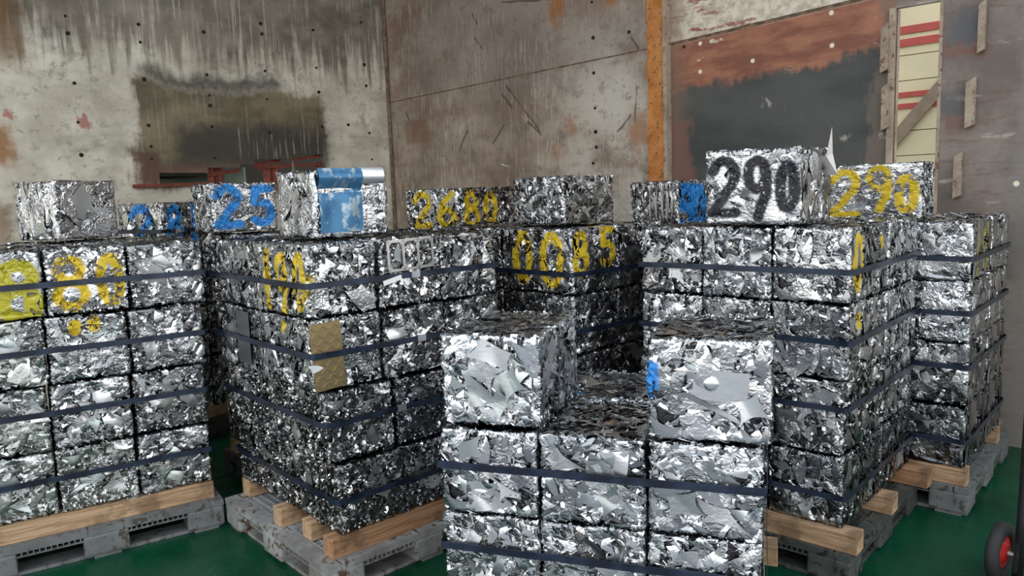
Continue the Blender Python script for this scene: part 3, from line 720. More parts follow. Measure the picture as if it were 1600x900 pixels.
# ---- spray paint digits: polylines in a box 1 wide, 1.7 high
def arc(cx, cy, rx, ry, a0, a1, n=8):
    return [(cx + rx * math.cos(R(a0 + (a1 - a0) * i / n)), cy + ry * math.sin(R(a0 + (a1 - a0) * i / n))) for i in range(n + 1)]
DIG = {'0': [arc(.5, .85, .42, .8, 0, 360, 10)], '1': [[(.5, 0), (.5, 1.7)]],
       '2': [arc(.5, 1.25, .42, .42, 170, -40, 6) + [(.05, .05), (.95, .05)]],
       '5': [[(.9, 1.65), (.2, 1.65), (.15, 1.0)] + arc(.45, .55, .45, .5, 100, -140, 6)],
       '6': [[(.8, 1.65), (.25, 1.1), (.1, .5)] + arc(.5, .45, .4, .42, 180, 520, 8)],
       '8': [arc(.5, 1.28, .36, .38, 0, 360, 8), arc(.5, .45, .44, .45, 0, 360, 8)],
       '9': [arc(.48, 1.22, .38, .42, 0, 360, 8), [(.86, 1.3), (.8, .6), (.55, 0)]],
       'spot': [[(.5, .8), (.5, 1.0)]]}
def write(s):
    """s: list of (char, u0, z0, width, height) on the face -> polylines in bale metres"""
    out = []
    for ch, u, z, w, h in s:
        for pl in DIG[ch]: out.append([(u + p[0] * w, z + p[1] / 1.7 * h) for p in pl])
    return out
YEL = (.62, .44, .015); BLU = (.02, .22, .60); BLK = (.006, .006, .012)
YG = (.42, .38, .02)

TIERN = ['lowest tier', 'second tier', 'third tier', 'fourth tier', 'fifth tier']
COLN = {3: ['left column', 'middle column', 'right column'], 2: ['left column', 'right column'], 1: ['only column']}
def pile(name, O, deg, cols, wa, rows, wb, zs, kinds, faces, nsheet, tint='crushed metal', shifts=None, paints={}, allrows=False, mats={}, smix=(.45, .25, .15, .15), skip=()):
    """stack of bales; O = front-left corner on plan, columns run along deg, rows go deg+90"""
    A = Vector((math.cos(R(deg)), math.sin(R(deg)), 0)); B = Vector((-A.y, A.x, 0)); n = len(zs) - 1
    for t in range(n):
        sh = Vector((*(shifts[t] if shifts else (0, 0)), 0))
        for c in range(cols):
            for r in range(rows):
                if (t, c, r) in skip: continue
                if t < n - 1 and r > 0 and 0 < c < cols - 1 and not allrows: continue
                jx, jy = RND.uniform(-.002, .002), RND.uniform(-.007, .007)
                p = Vector((*O, 0)) + A * (wa * (c + .5) + jx) + B * (wb * (r + .5) + jy) + sh
                H = zs[t + 1] - zs[t]
                k = kinds(t, c, r) if callable(kinds) else kinds
                row = ('front row' if r == 0 else 'back row') if rows > 1 else 'single row'
                fcs = [f for f in faces if (f == '-y' and r == 0) or (f == '-x' and c == 0) or (f == '+x' and c == cols - 1)]
                pt = paints.get((t, c, r))
                lab = '%s bale in the %s, %s, %s%s' % (tint if not pt else pt[0], name, TIERN[t], COLN[cols][c], ', ' + row if rows > 1 else '')
                bale((p.x, p.y, zs[t]), R(deg) + RND.uniform(-.012, .012), k, mats.get((t, c, r)) or mats.get(t), lab, 'bales in the ' + name,
                     (wa / BW * .972, wb / BL * .975, H / BH * .972), fcs, nsheet, flip=not pt and RND.random() < .5, paint=pt[1] if pt else None, smix=smix)

Z4 = [.24, .56, .88, 1.20, 1.52]
# left pile
A1 = (math.cos(R(32.5)), math.sin(R(32.5)))
O1 = (-1.615 - 1.05 * A1[0], 3.865 - 1.05 * A1[1])
pile('left pile', O1, 32.5, 3, .35, 2, .53, Z4, lambda t, c, r: ['mixed', 'offcut', 'mixed', 'chips'][(t * 5 + c * 3 + r) % 4] if t != 3 else ('foil', 'chips', 'mixed')[c], ('-y',), 6,
     'grey crushed metal', [(0, 0), (.005, 0), (.02, 0), (.045, 0)],
     {(3, 0, 0): ('yellow sprayed', ('-y', write([('2', -.17, .02, .15, .26), ('8', .0, .0, .16, .26), ('1', .06, .0, .12, .12)]), YG, .05)),
      (3, 1, 0): ('yellow 80 numbered', ('-y', write([('8', -.14, .03, .14, .24), ('0', .05, .03, .1, .24)]), YEL, .036)),
      (2, 1, 0): ('yellow flecked', ('-y', write([('spot', -.1, .15, .1, .2), ('spot', -.02, .16, .1, .2)]), YEL, .05))},
     mats={(0, 0, 0): M_galv, (0, 1, 0): M_galv, (1, 0, 0): M_galv, (2, 0, 0): M_galv}, smix=(.3, .25, .35, .1))
# second pile
pile('second left pile', (-.78, 3.13), 42, 3, .35, 2, .53, Z4, lambda t, c, r: ('chips', 'chips', 'mixed', 'mixed')[t] if not (t == 3 and c == 1) else 'chips', ('-y', '-x'), 3,
     'densely shredded metal', [(0, 0), (-.03, 0), (-.065, 0), (-.07, 0)],
     {(3, 0, 0): ('yellow 190 numbered', ('-x', write([('1', -.17, .03, .09, .24), ('9', -.03, .0, .11, .27), ('0', .14, .03, .1, .24)]), YEL, .04)),
      (2, 0, 0): ('yellow flecked', ('-x', write([('spot', -.06, .16, .1, .2)]), YEL, .03))},
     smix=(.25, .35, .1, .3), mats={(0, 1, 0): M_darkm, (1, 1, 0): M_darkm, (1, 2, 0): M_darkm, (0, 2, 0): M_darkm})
# front centre pile
pile('front centre pile', (-.285, 2.65), -18.7, 3, .372, 2, .48, [.24, .56, .88], lambda t, c, r: 'offcut', ('-y', '+x'), 8, 'bright crushed offcut', smix=(.5, .15, .3, .05), allrows=True)
# right pile
A4 = (math.cos(R(-42)), math.sin(R(-42)))
O4 = (1.355 - .99 * A4[0], 3.03 - .99 * A4[1])
pile('right pile', O4, -42, 3, .33, 2, .505, Z4, lambda t, c, r: 'offcut' if (t + c) % 3 else 'mixed', ('-y', '+x'), 6, 'silver crushed metal', [(0, 0), (0, 0), (.01, 0), (.01, 0)],
     {(3, 2, 0): ('yellow 0 numbered', ('+x', write([('0', -.2, .04, .1, .24), ('spot', .12, .12, .1, .2)]), YEL, .03)),
      (2, 2, 0): ('yellow flecked', ('+x', write([('spot', -.17, .12, .1, .22)]), YEL, .045))}, smix=(.45, .3, .1, .15), mats={0: M_darkm})  # lowest tier: weaker light low down is put into the metal colour
O5 = (2.235 - 1.0 * A4[0], 3.655 - 1.0 * A4[1])
pile('far right pile', O5, -42, 3, .3333, 2, .48, [.24, .56, .88, 1.19, 1.49], lambda t, c, r: 'foil', ('-y', '+x'), 2, 'crumpled foil',
     paints={(3, 2, 0): ('yellow streaked', ('+x', write([('1', -.15, .02, .1, .26), ('1', .0, .05, .1, .2), ('1', .12, .04, .1, .24)]), (.35, .3, .03), .03))}, skip={(t, 0, r) for t in range(4) for r in (0, 1)},
      mats={0: M_darkm, 1: M_steel})  # two lower tiers get darker metals to imitate the dimmer light there
pile('shaded middle pile', (.30, 3.75), 42, 2, .36, 2, .53, [.24, .55, .87, 1.18, 1.52], lambda t, c, r: 'ribbons', ('-y', '-x'), 2, 'dark crushed metal',
     paints={(3, 0, 0): ('yellow 0085 numbered', [('-x', write([('0', -.17, .04, .13, .25), ('0', .04, .03, .15, .26)]), YEL, .04), ('-y', write([('8', -.15, .09, .1, .2), ('5', .05, .12, .1, .18)]), YEL, .03)]),
             })
# piles standing behind
pile('rear left pile', (-2.33, 5.12), 60, 2, .30, 1, .50, [.24, .61, .98, 1.35, 1.72], 'mixed', ('-y', '-x'), 0, 'plain crushed metal',
     paints={(3, 0, 0): ('blue 281 numbered', [('-x', write([('2', -.13, .06, .26, .23)]), BLU, .05), ('-y', write([('8', -.13, .08, .13, .21), ('1', .09, .08, .06, .2)]), BLU, .04)])})
pile('pile behind the second left pile', (-1.52, 4.30), 42, 2, .35, 1, .45, Z4, 'mixed', (), 0, 'half hidden metal')
pile('rear middle pile', (-.31, 5.12), 52, 2, .42, 1, .56, [.24, .61, .98, 1.36, 1.75], 'mixed', (), 0, 'far crushed metal',
     paints={(3, 0, 0): ('yellow 2680 numbered', [('-x', write([('2', -.19, .10, .16, .19), ('6', .03, .10, .17, .19)]), YEL, .032), ('-y', write([('8', -.15, .10, .12, .19), ('0', .03, .10, .1, .18)]), YEL, .034)])})
pile('rear right pile', (1.12, 5.03), 42, 2, .36, 1, .41, [.24, .61, .98, 1.36, 1.75], 'ribbons', ('-x', '-y'), 0, 'far ribbon metal',
     paints={(3, 0, 0): ('blue patched', ('-y', write([('5', -.14, .03, .15, .24), ('0', .0, .03, .13, .24), ('1', -.1, .05, .15, .2)]), BLU, .07))})

# ---- loose bales on top
def loose(corner_px, z, deg, W, L, H, kind, label, **kw):
    """near-left corner on plan at corner, W along deg, L along deg+90"""
    A = Vector((math.cos(R(deg)), math.sin(R(deg)), 0)); B = Vector((-A.y, A.x, 0))
    p = Vector((*corner_px, 0)) + A * W / 2 + B * L / 2
    return bale((p.x, p.y, z), R(deg), kind, label=label, group='loose bales lying on top of the piles', scale=(W / BW, L / BL, H / BH), **kw)
def xy(px, dist):  # plan point seen at pixel column px near the horizon, at that forward depth
    r = pix_ray(px, 330); return (r[0] / r[1] * dist, dist)
loose((-.262, 2.645), .885, -18.7, .365, .53, .325, 'offcut', 'bright bale of curved offcuts, loose on the left of the front centre pile', faces=('-y', '+x'), nsheet=7, var=0, smix=(.6, .1, .3, 0))
loose((.43, 2.405), .885, -18.7, .385, .44, .335, 'offcut', 'bright bale with dimpled flat sheet, loose on the right of the front centre pile', faces=('-y', '+x'), nsheet=4, var=1, smix=(.7, .1, .2, 0),
      paint=('-y', write([('1', -.2, .15, .07, .07)]), BLU, .04))
loose(xy(86, 4.15), 1.525, 62, .36, .36, .32, 'foil', 'smooth crumpled silver bale alone on top of the left pile', faces=('-y', '-x'), nsheet=3, var=0, smix=(1, 0, 0, 0))
loose((xy(489, 3.40)), 1.525, 42, .39, .34, .30, 'foil', 'silver bale wrapped in a dented blue sheet on top of the second pile', faces=('-y', '-x'), nsheet=0, var=1)
loose(xy(332, 4.38), 1.525, 42, .39, .30, .285, 'ribbons', 'silver bale sprayed with blue 25 behind the blue sheeted bale', paint=('-y', write([('2', -.15, .04, .12, .25), ('5', .04, .04, .11, .24)]), BLU, .045))
loose(xy(880, 3.93), 1.525, 42, .40, .37, .25, 'ribbons', 'plain silver bale of ribbons on top of the shaded middle pile', faces=('-y', '-x'), nsheet=3)
loose((1.355 + A4[0] * -.62, 3.06 + A4[1] * -.62), 1.525, -42, .43, .36, .32, 'foil', 'tall silver bale sprayed with black 290 on the right pile', var=0,
      paint=('-y', write([('2', -.15, .04, .10, .24), ('9', -.02, .03, .09, .25), ('0', .10, .06, .06, .19)]), BLK, .034))
loose((2.235 + A4[0] * -.68, 3.675 + A4[1] * -.68), 1.495, -42, .455, .24, .285, 'mixed', 'silver bale sprayed with yellow 290 on the far right pile',
      paint=('-y', write([('2', -.165, .02, .11, .26), ('9', -.025, .05, .09, .25), ('0', .085, .04, .07, .2)]), YEL, .026))

# ---- special sheets pressed into single bales (children of the bale they belong to)
def world_face_point(px, py, p0, n): return Vector(on_plane(px, py, np.array(p0), np.array(n)))
def find_bale(txt):
    for o in bpy.data.objects:
        if o.get('label', '') and txt in o['label']: return o
bpy.context.view_layer.update()
def dent_mesh(w, h, fn, n=24, m_=24, name='bent_sheet', seed=0, mask=None):
    rng = np.random.default_rng(seed); a = np.linspace(-w / 2, w / 2, n); b_ = np.linspace(-h / 2, h / 2, m_)
    xx, yy = np.meshgrid(a, b_, indexing='ij'); ww = fn(xx, yy)
    return mesh_from_grids(name, [np.stack([xx, yy, ww], -1)[None]], rng)
def stick(bl, face, a, z, me, mat, name, rot=0.0, lift=.002, label=None):
    hu, hv, hn = face_dims(face, BW, BL, BH); U, V, Nn = [Vector(q) for q in FACES[face]]
    sc = bl.scale; inv = Matrix.Diagonal((1 / sc[0], 1 / sc[1], 1 / sc[2], 1))
    sN = abs(Vector((sc[0] * Nn.x, sc[1] * Nn.y, sc[2] * Nn.z)).length)
    p = U * a + Nn * (hn * sN + lift) + Vector((0, 0, z))
    Mx = Matrix((U, V, Nn)).transposed().to_4x4()
    o = link(name, me, mat, bl); o.matrix_local = inv @ Matrix.Translation(p) @ Mx @ Matrix.Rotation(rot, 4, 'Z')
    if label: o['label'] = label
    return o
blue = find_bale('dented blue sheet')
g = G('worn_blue_paint'); o_ = g.obj(); n_ = g.noise(o_, 18, 6, .65); n2_ = g.noise(o_, 50, 4, .6, mul=(1, .3, 1))
msk = g.step(g.math('ADD', n_, g.math('MULTIPLY', n2_, .3)), .66, .80)
M_bluepaint = g.set(g.mix(msk, (.05, .17, .32), (.40, .50, .56)), g.mixf(msk, .28, .4), g.mixf(msk, .45, .9), g.bump(n2_, .2, .004))
bm1 = dent_mesh(.225, .29, lambda x, y: .010 + .016 * np.exp(-((y - .105) / .03) ** 2) - .010 * np.exp(-((y - .045) / .02) ** 2) + .004 * np.sin(x * 40) * np.exp(-((y + .06) / .08) ** 2) + .01 * np.abs(x + y * .4 - .02), 40, 40, 'blue_sheet')
stick(blue, '-y', -.055, .165, bm1, M_bluepaint, 'blue_sheet', 0, -.002, 'dented blue painted sheet with scuffed lower half')
bm2 = dent_mesh(.12, .075, lambda x, y: .016 * np.cos(y * 30), 16, 16, 'rolled_sheet'); stick(blue, '-y', .115, .275, bm2, M_sheet[0], 'rolled_sheet', 0, .004)
# chequer plate
g = G('brass_chequer'); M_brass = g.set((.42, .32, .17), .38, .8, g.bump(g.noise(g.obj(), 40, 4), .1, .003))
chk = empty('tmp'); bpy.data.objects.remove(chk)
b2 = find_bale('in the second left pile, third tier, left column, front')
cb = MB(); cb.box((0, 0, 0), (.145, .29, .004))
for i in range(5):
    for j in range(9):
        x = -.056 + i * .028; y = -.124 + j * .031
        cb.box((x, y, .0035), (.026, .0055, .005), R(45 if (i + j) % 2 else -45))
stick(b2, '-y', -.10, .155, cb.mesh('chequer_plate'), M_brass, 'chequer_plate', R(3), .008, 'brown brass chequer plate with raised dashes')
gp = dent_mesh(.15, .26, lambda x, y: .004 + .006 * np.abs(x - .3 * y), 12, 12, 'flat_grey_sheet')
stick(find_bale('second left pile, third tier, left column, back'), '-x', .10, .165, gp, M_sheet[3], 'flat_grey_sheet', 0, .006)
# punched frame with three rounded windows
pf = MB(); wv = .072
for k in range(4): pf.box((-.123 + k * .082, 0, 0), (.012, .14, .003))
for s in (-1, 1): pf.box((0, s * .066, 0), (.26, .012, .003))
for k in range(3):
    for sx in (-1, 1):
        for sy in (-1, 1): pf.box((-.082 + k * .082 + sx * .031, sy * .055, 0), (.016, .008, .003), R(45 * sx * sy * -1))
stick(find_bale('second left pile, fourth tier, middle column, front'), '-y', .0, .235, pf.mesh('punched_frame'), M_sheet[0], 'punched_frame', R(2), .007, 'punched frame with three rounded windows')
M_white = simple('white_plastic', (.75, .76, .76), .5, 0, .05)
stick(find_bale('second left pile, fourth tier, middle column, front'), '-y', -.115, .125, MB().box((0, 0, 0), (.10, .022, .002)).mesh('white_tab'), M_white, 'white_tab', R(12), .018, 'white plastic tab on the strap')
stick(find_bale('second left pile, third tier, left column, front'), '-y', -.165, .12, sheet_mesh(777, 8, (.06, .07), aspect=(.8, 1), concave=0, crease=1, slope=.1, curl=.2), M_white, 'white_tab', R(40), .018, 'torn white scrap')
# dimple sheet on the right front bale
cbale = find_bale('dimpled flat sheet')
M_dimple = metal('sheet_dimple', (.62, .64, .66), (.8, .81, .82), (.22, .34), .05, dirt=.08, bscale=20, crump=.25)
dm = dent_mesh(.17, .10, lambda x, y: .002 + .009 * np.clip(1 - ((x + .03) ** 2 + (y - .005) ** 2) / .021 ** 2, 0, 1) ** .5 - .008 * np.clip(np.abs(x) - .06, 0, 1) * 5 * (np.abs(x) > .06) + .012 * np.abs(x * .3 + y * .5 - .01) - .003, 44, 30, 'dimpled_sheet')
stick(cbale, '-y', .035, .185, dm, M_dimple, 'dimpled_sheet', R(-4), .004)
def star(L, W, c=.24, n=14, seed=0, corners=4, bend=.03):
    rng = np.random.default_rng(seed); s_, t_ = np.meshgrid(np.linspace(0, 1, n), np.linspace(0, 1, n), indexing='ij')
    cn = np.array([[-.5, -.5], [.5, -.5], [.5, .5], [-.5, .5]]) + rng.uniform(-.12, .12, (4, 2))
    if corners == 3: cn[2] = cn[3] + .04
    P = (1 - s_)[..., None] * (1 - t_)[..., None] * cn[0] + s_[..., None] * (1 - t_)[..., None] * cn[1] + s_[..., None] * t_[..., None] * cn[2] + (1 - s_)[..., None] * t_[..., None] * cn[3]
    bs, bt = 4 * s_ * (1 - s_), 4 * t_ * (1 - t_)
    P[..., 1] += (1 - t_) * bs * c - t_ * bs * c; P[..., 0] += (1 - s_) * bt * c - s_ * bt * c
    P *= np.array([L, W]); w = bend * np.abs(P[..., 0] * rng.uniform(-1, 1) + P[..., 1] * rng.uniform(-1, 1)) * 6 + bend * .1 * np.sin(P[..., 0] * 40 + seed); w = .006 * np.tanh((w - w.mean()) / .006)
    return mesh_from_grids('curved_offcut', [np.concatenate([P, w[..., None]], -1)[None]], rng)
stick(cbale, '-y', .01, .115, star(.19, .016, .0, seed=3), M_sheet[1], 'flat_strip', R(-27), .006)
stick(cbale, '-y', .115, .12, star(.11, .10, .2, seed=4), M_sheet[0], 'curved_offcut', R(20), .006)
abale = find_bale('curved offcuts')
for k, (a, z, L, W, rot, mi) in enumerate(((-.10, .17, .12, .11, 10, 2), (-.02, .20, .13, .10, -35, 0), (.08, .16, .12, .11, 30, 2), (-.09, .08, .13, .10, -15, 2), (.03, .09, .12, .11, 50, 2), (.02, .26, .16, .07, -20, 0), (.11, .25, .09, .09, 5, 2))):
    stick(abale, '-y', a, z, star(L, W, .22 if k != 5 else .05, seed=20 + k, corners=4 if k % 3 else 3), M_sheet[mi], 'curved_offcut', R(rot), .003 + .0015 * (k % 3))
for (t, c, bits) in ((1, 2, ((.08, .10, .17, .13, -20, 0), (-.07, .11, .13, .1, 10, 2))), (1, 1, ((-.06, .22, .15, .09, 0, 1), (.07, .1, .12, .1, 30, 2))), (1, 0, ((.08, .11, .12, .11, 10, 0), (-.08, .24, .14, .08, 20, 2)))):
    bb_ = find_bale('front centre pile, %s, %s, front' % (TIERN[t], COLN[3][c]))
    for k, (a, z, L, W, rot, mi) in enumerate(bits): stick(bb_, '-y', a, z, star(L, W, .17, seed=50 + k + c * 3, corners=3 if k == 0 else 4), M_sheet[mi], 'curved_offcut', R(rot), .005)
# upright spikes
def spike(bl, loc, h, w, mat, lean=0.0):
    b_ = bmesh.new(); vs = [b_.verts.new(p) for p in ((-w / 2, 0, 0), (w / 2, 0, 0), (w * .18, .004, h * .45), (lean, 0, h), (-w * .16, -.004, h * .4))]
    b_.faces.new(vs); r3 = bmesh.ops.extrude_face_region(b_, geom=list(b_.faces)); bmesh.ops.translate(b_, verts=[v for v in r3['geom'] if isinstance(v, bmesh.types.BMVert)], vec=(0, .0025, 0))
    bmesh.ops.recalc_face_normals(b_, faces=b_.faces)
    me = bpy.data.meshes.new('spike'); b_.to_mesh(me); b_.free(); o = link('spike', me, mat, bl)
    sc = bl.scale; o.matrix_local = Matrix.Diagonal((1 / sc[0], 1 / sc[1], 1 / sc[2], 1)) @ Matrix.Translation(loc); return o
spike(find_bale('black 290'), (.235, .10, .20), .21, .075, M_sheet[1], .01)
spike(blue, (-.16, .06, .27), .09, .06, M_sheet[1], .0)
# wire loops on the far ribbon bale
rl = find_bale('blue patched')
for k, x in enumerate((-.1, -.06, -.02, .05)):
    MB().tube([(x * 1.0 + .03 * math.cos(a), 0, .17 + .13 * math.sin(a)) for a in [R(q) for q in range(-80, 261, 20)]], .006, 6).build('bent_tube', M_sheet[0], rl, smooth=True).matrix_local = Matrix.Translation((-BW / 2 - .012, .1 - k * .11, 0)) @ Matrix.Rotation(R(90), 4, 'Z')

# ================================================================== STRAPS
g = G('navy_strap'); o_ = g.obj()
M_strap = g.set(g.mix(g.step(g.noise(o_, 9, 4), .4, .6), (.007, .012, .026), (.020, .032, .060)), .28, .3, g.bump(g.noise(o_, 30, 2), .1, .003), .6)
M_seal = simple('strap_seal_metal', (.5, .52, .54), .35, .9)
def strap(pts, z, w, label, group, rng, sag=.006, seal=True, tiltz=None):
    """ribbon round a pile: pts = plan corners (closed)"""
    path = []; n = len(pts); r = .014
    for i in range(n):
        p0, p1, p2 = Vector(pts[i - 1]), Vector(pts[i]), Vector(pts[(i + 1) % n])
        d0 = (p1 - p0).normalized(); d1 = (p2 - p1).normalized()
        for k in range(4):
            t = k / 3; a = p1 - d0 * r * (1 - t); b_ = p1 + d1 * r * t; path.append(tuple(a.lerp(b_, t)))
        L = (p2 - p1).length; m_ = 10
        for k in range(1, m_):
            t = k / m_; q = (p1 + d1 * r).lerp(p2 - d1 * r, t)
            nrm = Vector((d1.y, -d1.x)); q = q + nrm * (rng.uniform(-.001, .003)); path.append((q.x, q.y))
    c = Vector((sum(p[0] for p in pts) / n, sum(p[1] for p in pts) / n))
    bm = bmesh.new(); rings = []; N = len(path)
    for i, p in enumerate(path):
        zz = z + rng.uniform(-.0012, .0012) + (tiltz(p) if tiltz else 0); out = (Vector(p) - c).normalized() * .0018
        rings.append([bm.verts.new((p[0] - (out.x if q in (2, 3) else 0), p[1] - (out.y if q in (2, 3) else 0), zz + (w / 2 if q in (1, 2) else -w / 2))) for q in range(4)])
    for i in range(N):
        a, b_ = rings[i], rings[(i + 1) % N]
        for q in range(4): bm.faces.new((a[q], b_[q], b_[(q + 1) % 4], a[(q + 1) % 4]))
    bmesh.ops.recalc_face_normals(bm, faces=bm.faces)
    bmesh.ops.translate(bm, verts=bm.verts, vec=(-c.x, -c.y, -z))
    me = bpy.data.meshes.new('strap'); bm.to_mesh(me); bm.free()
    root = empty('strap', (c.x, c.y, z)); tag(root, label, 'strap', group)
    link('band', me, M_strap, root)
    if seal:
        p0, p1 = Vector(pts[0]), Vector(pts[1]); q = p0.lerp(p1, .3 + rng.uniform(-.1, .3)) - c; d = p1 - p0
        MB().box((q.x, q.y, 0), (.045, .006, w + .004), math.atan2(d.y, d.x)).build('seal', M_seal, root)
    return root
prng = random.Random(9)
def straps_for(name, O, deg, wx, wy, zlist, w=.026, off=.010, shifts=None, tilts=None):
    A = Vector((math.cos(R(deg)), math.sin(R(deg)))); B = Vector((-A.y, A.x)); O = Vector(O)
    for i, z in enumerate(zlist):
        sh = Vector(shifts[i]) if shifts else Vector((0, 0))
        P = [O + sh - A * off - B * off, O + sh + A * (wx + off) - B * off, O + sh + A * (wx + off) + B * (wy + off), O + sh - A * off + B * (wy + off)]
        strap([tuple(p) for p in P], z, w, 'navy strap round the %s at the %s' % (name, TIERN[i]), 'straps round the ' + name, prng, seal=False if name != 'second left pile' else True)
straps_for('left pile', O1, 32.5, 1.05, 1.06, [.42, .74, 1.04, 1.35], .027, shifts=[(0, 0), (.005, 0), (.02, 0), (.045, 0)])
straps_for('second left pile', (-.78, 3.13), 42, 1.05, 1.06, [.40, .74, 1.04, 1.34], .026, shifts=[(0, 0), (-.03, 0), (-.065, 0), (-.07, 0)])
straps_for('front centre pile', (-.285, 2.65), -18.7, 1.116, .96, [.43, .735], .027)
straps_for('right pile', O4, -42, .99, 1.01, [.38, .76, 1.04, 1.33], .025, shifts=[(0, 0), (0, 0), (.01, 0), (.01, 0)])
straps_for('far right pile', O5, -42, 1.0, .96, [.38, .76, 1.03, 1.30], .026)
straps_for('shaded middle pile', (.30, 3.75), 42, .72, 1.06, [.38, .70, .99, 1.28], .025)
A2v = Vector((math.cos(R(60)), math.sin(R(60)))); 
strap([tuple(p) for p in (Vector((-2.33, 5.12)) + Vector((-.012, -.012)), Vector((-2.33, 5.12)) + A2v * .615, Vector((-2.33, 5.12)) + A2v * .615 + Vector((-A2v.y, A2v.x)) * .515, Vector((-2.33, 5.12)) + Vector((-A2v.y, A2v.x)) * .515 + Vector((-.012, 0)))],
      1.52, .026, 'navy strap across the blue numbered bales of the rear left pile', 'straps round the rear left pile', prng)

# ================================================================== PALLETS AND BEAMS
def pallet_mat(name, a, b_, dirt):
    g = G(name); o = g.obj(); n = g.noise(o, 5, 7, .65); n2 = g.noise(o, 28, 5, .6)
    c = g.mix(g.step(n, .35, .65), a, b_); c = g.mix(g.step(g.math('ADD', n2, g.math('MULTIPLY', n, .4)), .74, .86), c, dirt)
    return g.set(c, .5, 0, g.bump(n2, .2, .004), .4)
M_pal = pallet_mat('grey_pallet_plastic', (.11, .118, .12), (.17, .18, .182), (.07, .06, .05))
M_pal2 = pallet_mat('dirty_pallet_plastic', (.17, .165, .155), (.32, .325, .32), (.10, .065, .04))
M_pal3 = pallet_mat('shaded_pallet_plastic', (.04, .042, .04), (.085, .09, .086), (.018, .015, .011))  # pallet grey with the shade of the lower right mixed into its colour
M_lat = simple('pallet_lattice_plastic', (.33, .34, .35), .5)
PS = 1.10
def pallet_parts():
    D = {}
    # deck frame: solid bands with four lattice windows (openings .40 x .40)
    b_ = MB(); z = .135; t = .03
    for x in (-.515, 0, .515): b_.box((x, 0, z), (.07 if x else .16, PS, t))
    for y in (-.515, 0, .515):
        for sx in (-1, 1): b_.box((sx * .28, y, z), (.41, .07 if y else .16, t))
    D['deck'] = b_.mesh('deck')
    b_ = MB()
    for sx in (-1, 1):
        for sy in (-1, 1):
            for k in range(13): b_.box((sx * .28 , sy * .28 + (k - 6) * .032, z), (.40, .007, .022))
            for k in range(11): b_.box((sx * .28 + (k - 5) * .038, sy * .28, z), (.009, .40, .024))
    D['lattice'] = b_.mesh('lattice')
    D['blocks'] = []
    for x in (-.46, 0, .46):
        for y in (-.46, 0, .46):
            b_ = MB(); sx = .18 if x else .20; b_.box((x, y, .068), (sx, .18 if y else .20, .104)); D['blocks'].append(b_.mesh('foot_block', .012))
    D['runners'] = []
    for x in (-.46, 0, .46): D['runners'].append(MB().box((x, 0, .009), (.12, PS - .02, .018)).mesh('bottom_runner'))
    for y in (-.46, .46): D['runners'].append(MB().box((0, y, .0095), (PS - .02, .12, .017)).mesh('bottom_runner'))
    # ribbed slots in the side skirts
    b_ = MB()
    for s in (-1, 1):
        for half in (-1, 1):
            for k in range(11):
                p = half * .23 + (k - 5) * .024
                b_.box((p, s * .538, .112), (.006, .02, .018)); b_.box((s * .538, p, .112), (.02, .006, .018))
            b_.box((half * .23, s * .538, .100), (.28, .02, .006)); b_.box((s * .538, half * .23, .100), (.02, .28, .006))
    D['skirt'] = b_.mesh('slotted_skirt')
    return D
PP = pallet_parts()
def pallet(corner, deg, label, mat, lat=None, size=(PS, PS)):
    A = Vector((math.cos(R(deg)), math.sin(R(deg)), 0)); B = Vector((-A.y, A.x, 0))
    c = Vector((*corner, 0)) + A * size[0] / 2 + B * size[1] / 2
    r = empty('plastic_pallet', (c.x, c.y, 0), R(deg)); r.scale = (size[0] / PS, size[1] / PS, 1)
    tag(r, label, 'pallet', 'plastic pallets under the piles')
    link('deck', PP['deck'], mat, r); s = link('lattice', PP['lattice'], lat or mat, r); s['kind'] = 'stuff'
    for me in PP['blocks']: link('foot_block', me, mat, r)
    for me in PP['runners']: link('bottom_runner', me, mat, r)
    link('slotted_skirt', PP['skirt'], mat, r)['kind'] = 'stuff'
    return r
def offc(O, deg, a, b_):
    A = Vector((math.cos(R(deg)), math.sin(R(deg)))); B = Vector((-A.y, A.x)); q = Vector(O) + A * a + B * b_; return (q.x, q.y)
pallet(offc(O1, 32.5, -.02, -.06), 32.5, 'grey plastic pallet under the left pile, cut by the left edge', M_pal)
pallet((-.82, 3.03), 42, 'dirty grey plastic pallet with pale lattice under the second pile', M_pal2, M_lat)
pallet(offc((-.285, 2.65), -18.7, 0, -.0), -18.7, 'grey plastic pallet under the front centre pile', M_pal2, size=(1.12, .98))
pallet(offc(O4, -42, -.07, -.03), -42, 'oil stained pallet darkened to suggest shade under the right pile', M_pal3, size=(1.1, 1.04))
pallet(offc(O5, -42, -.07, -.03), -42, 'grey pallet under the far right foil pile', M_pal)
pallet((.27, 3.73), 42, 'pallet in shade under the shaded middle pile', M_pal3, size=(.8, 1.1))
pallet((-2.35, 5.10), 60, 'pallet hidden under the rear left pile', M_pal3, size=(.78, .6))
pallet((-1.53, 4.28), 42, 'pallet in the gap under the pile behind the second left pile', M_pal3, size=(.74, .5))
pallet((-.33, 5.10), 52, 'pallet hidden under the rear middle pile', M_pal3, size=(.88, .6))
pallet((1.10, 5.01), 42, 'pallet hidden under the rear right pile', M_pal3, size=(.78, .5))

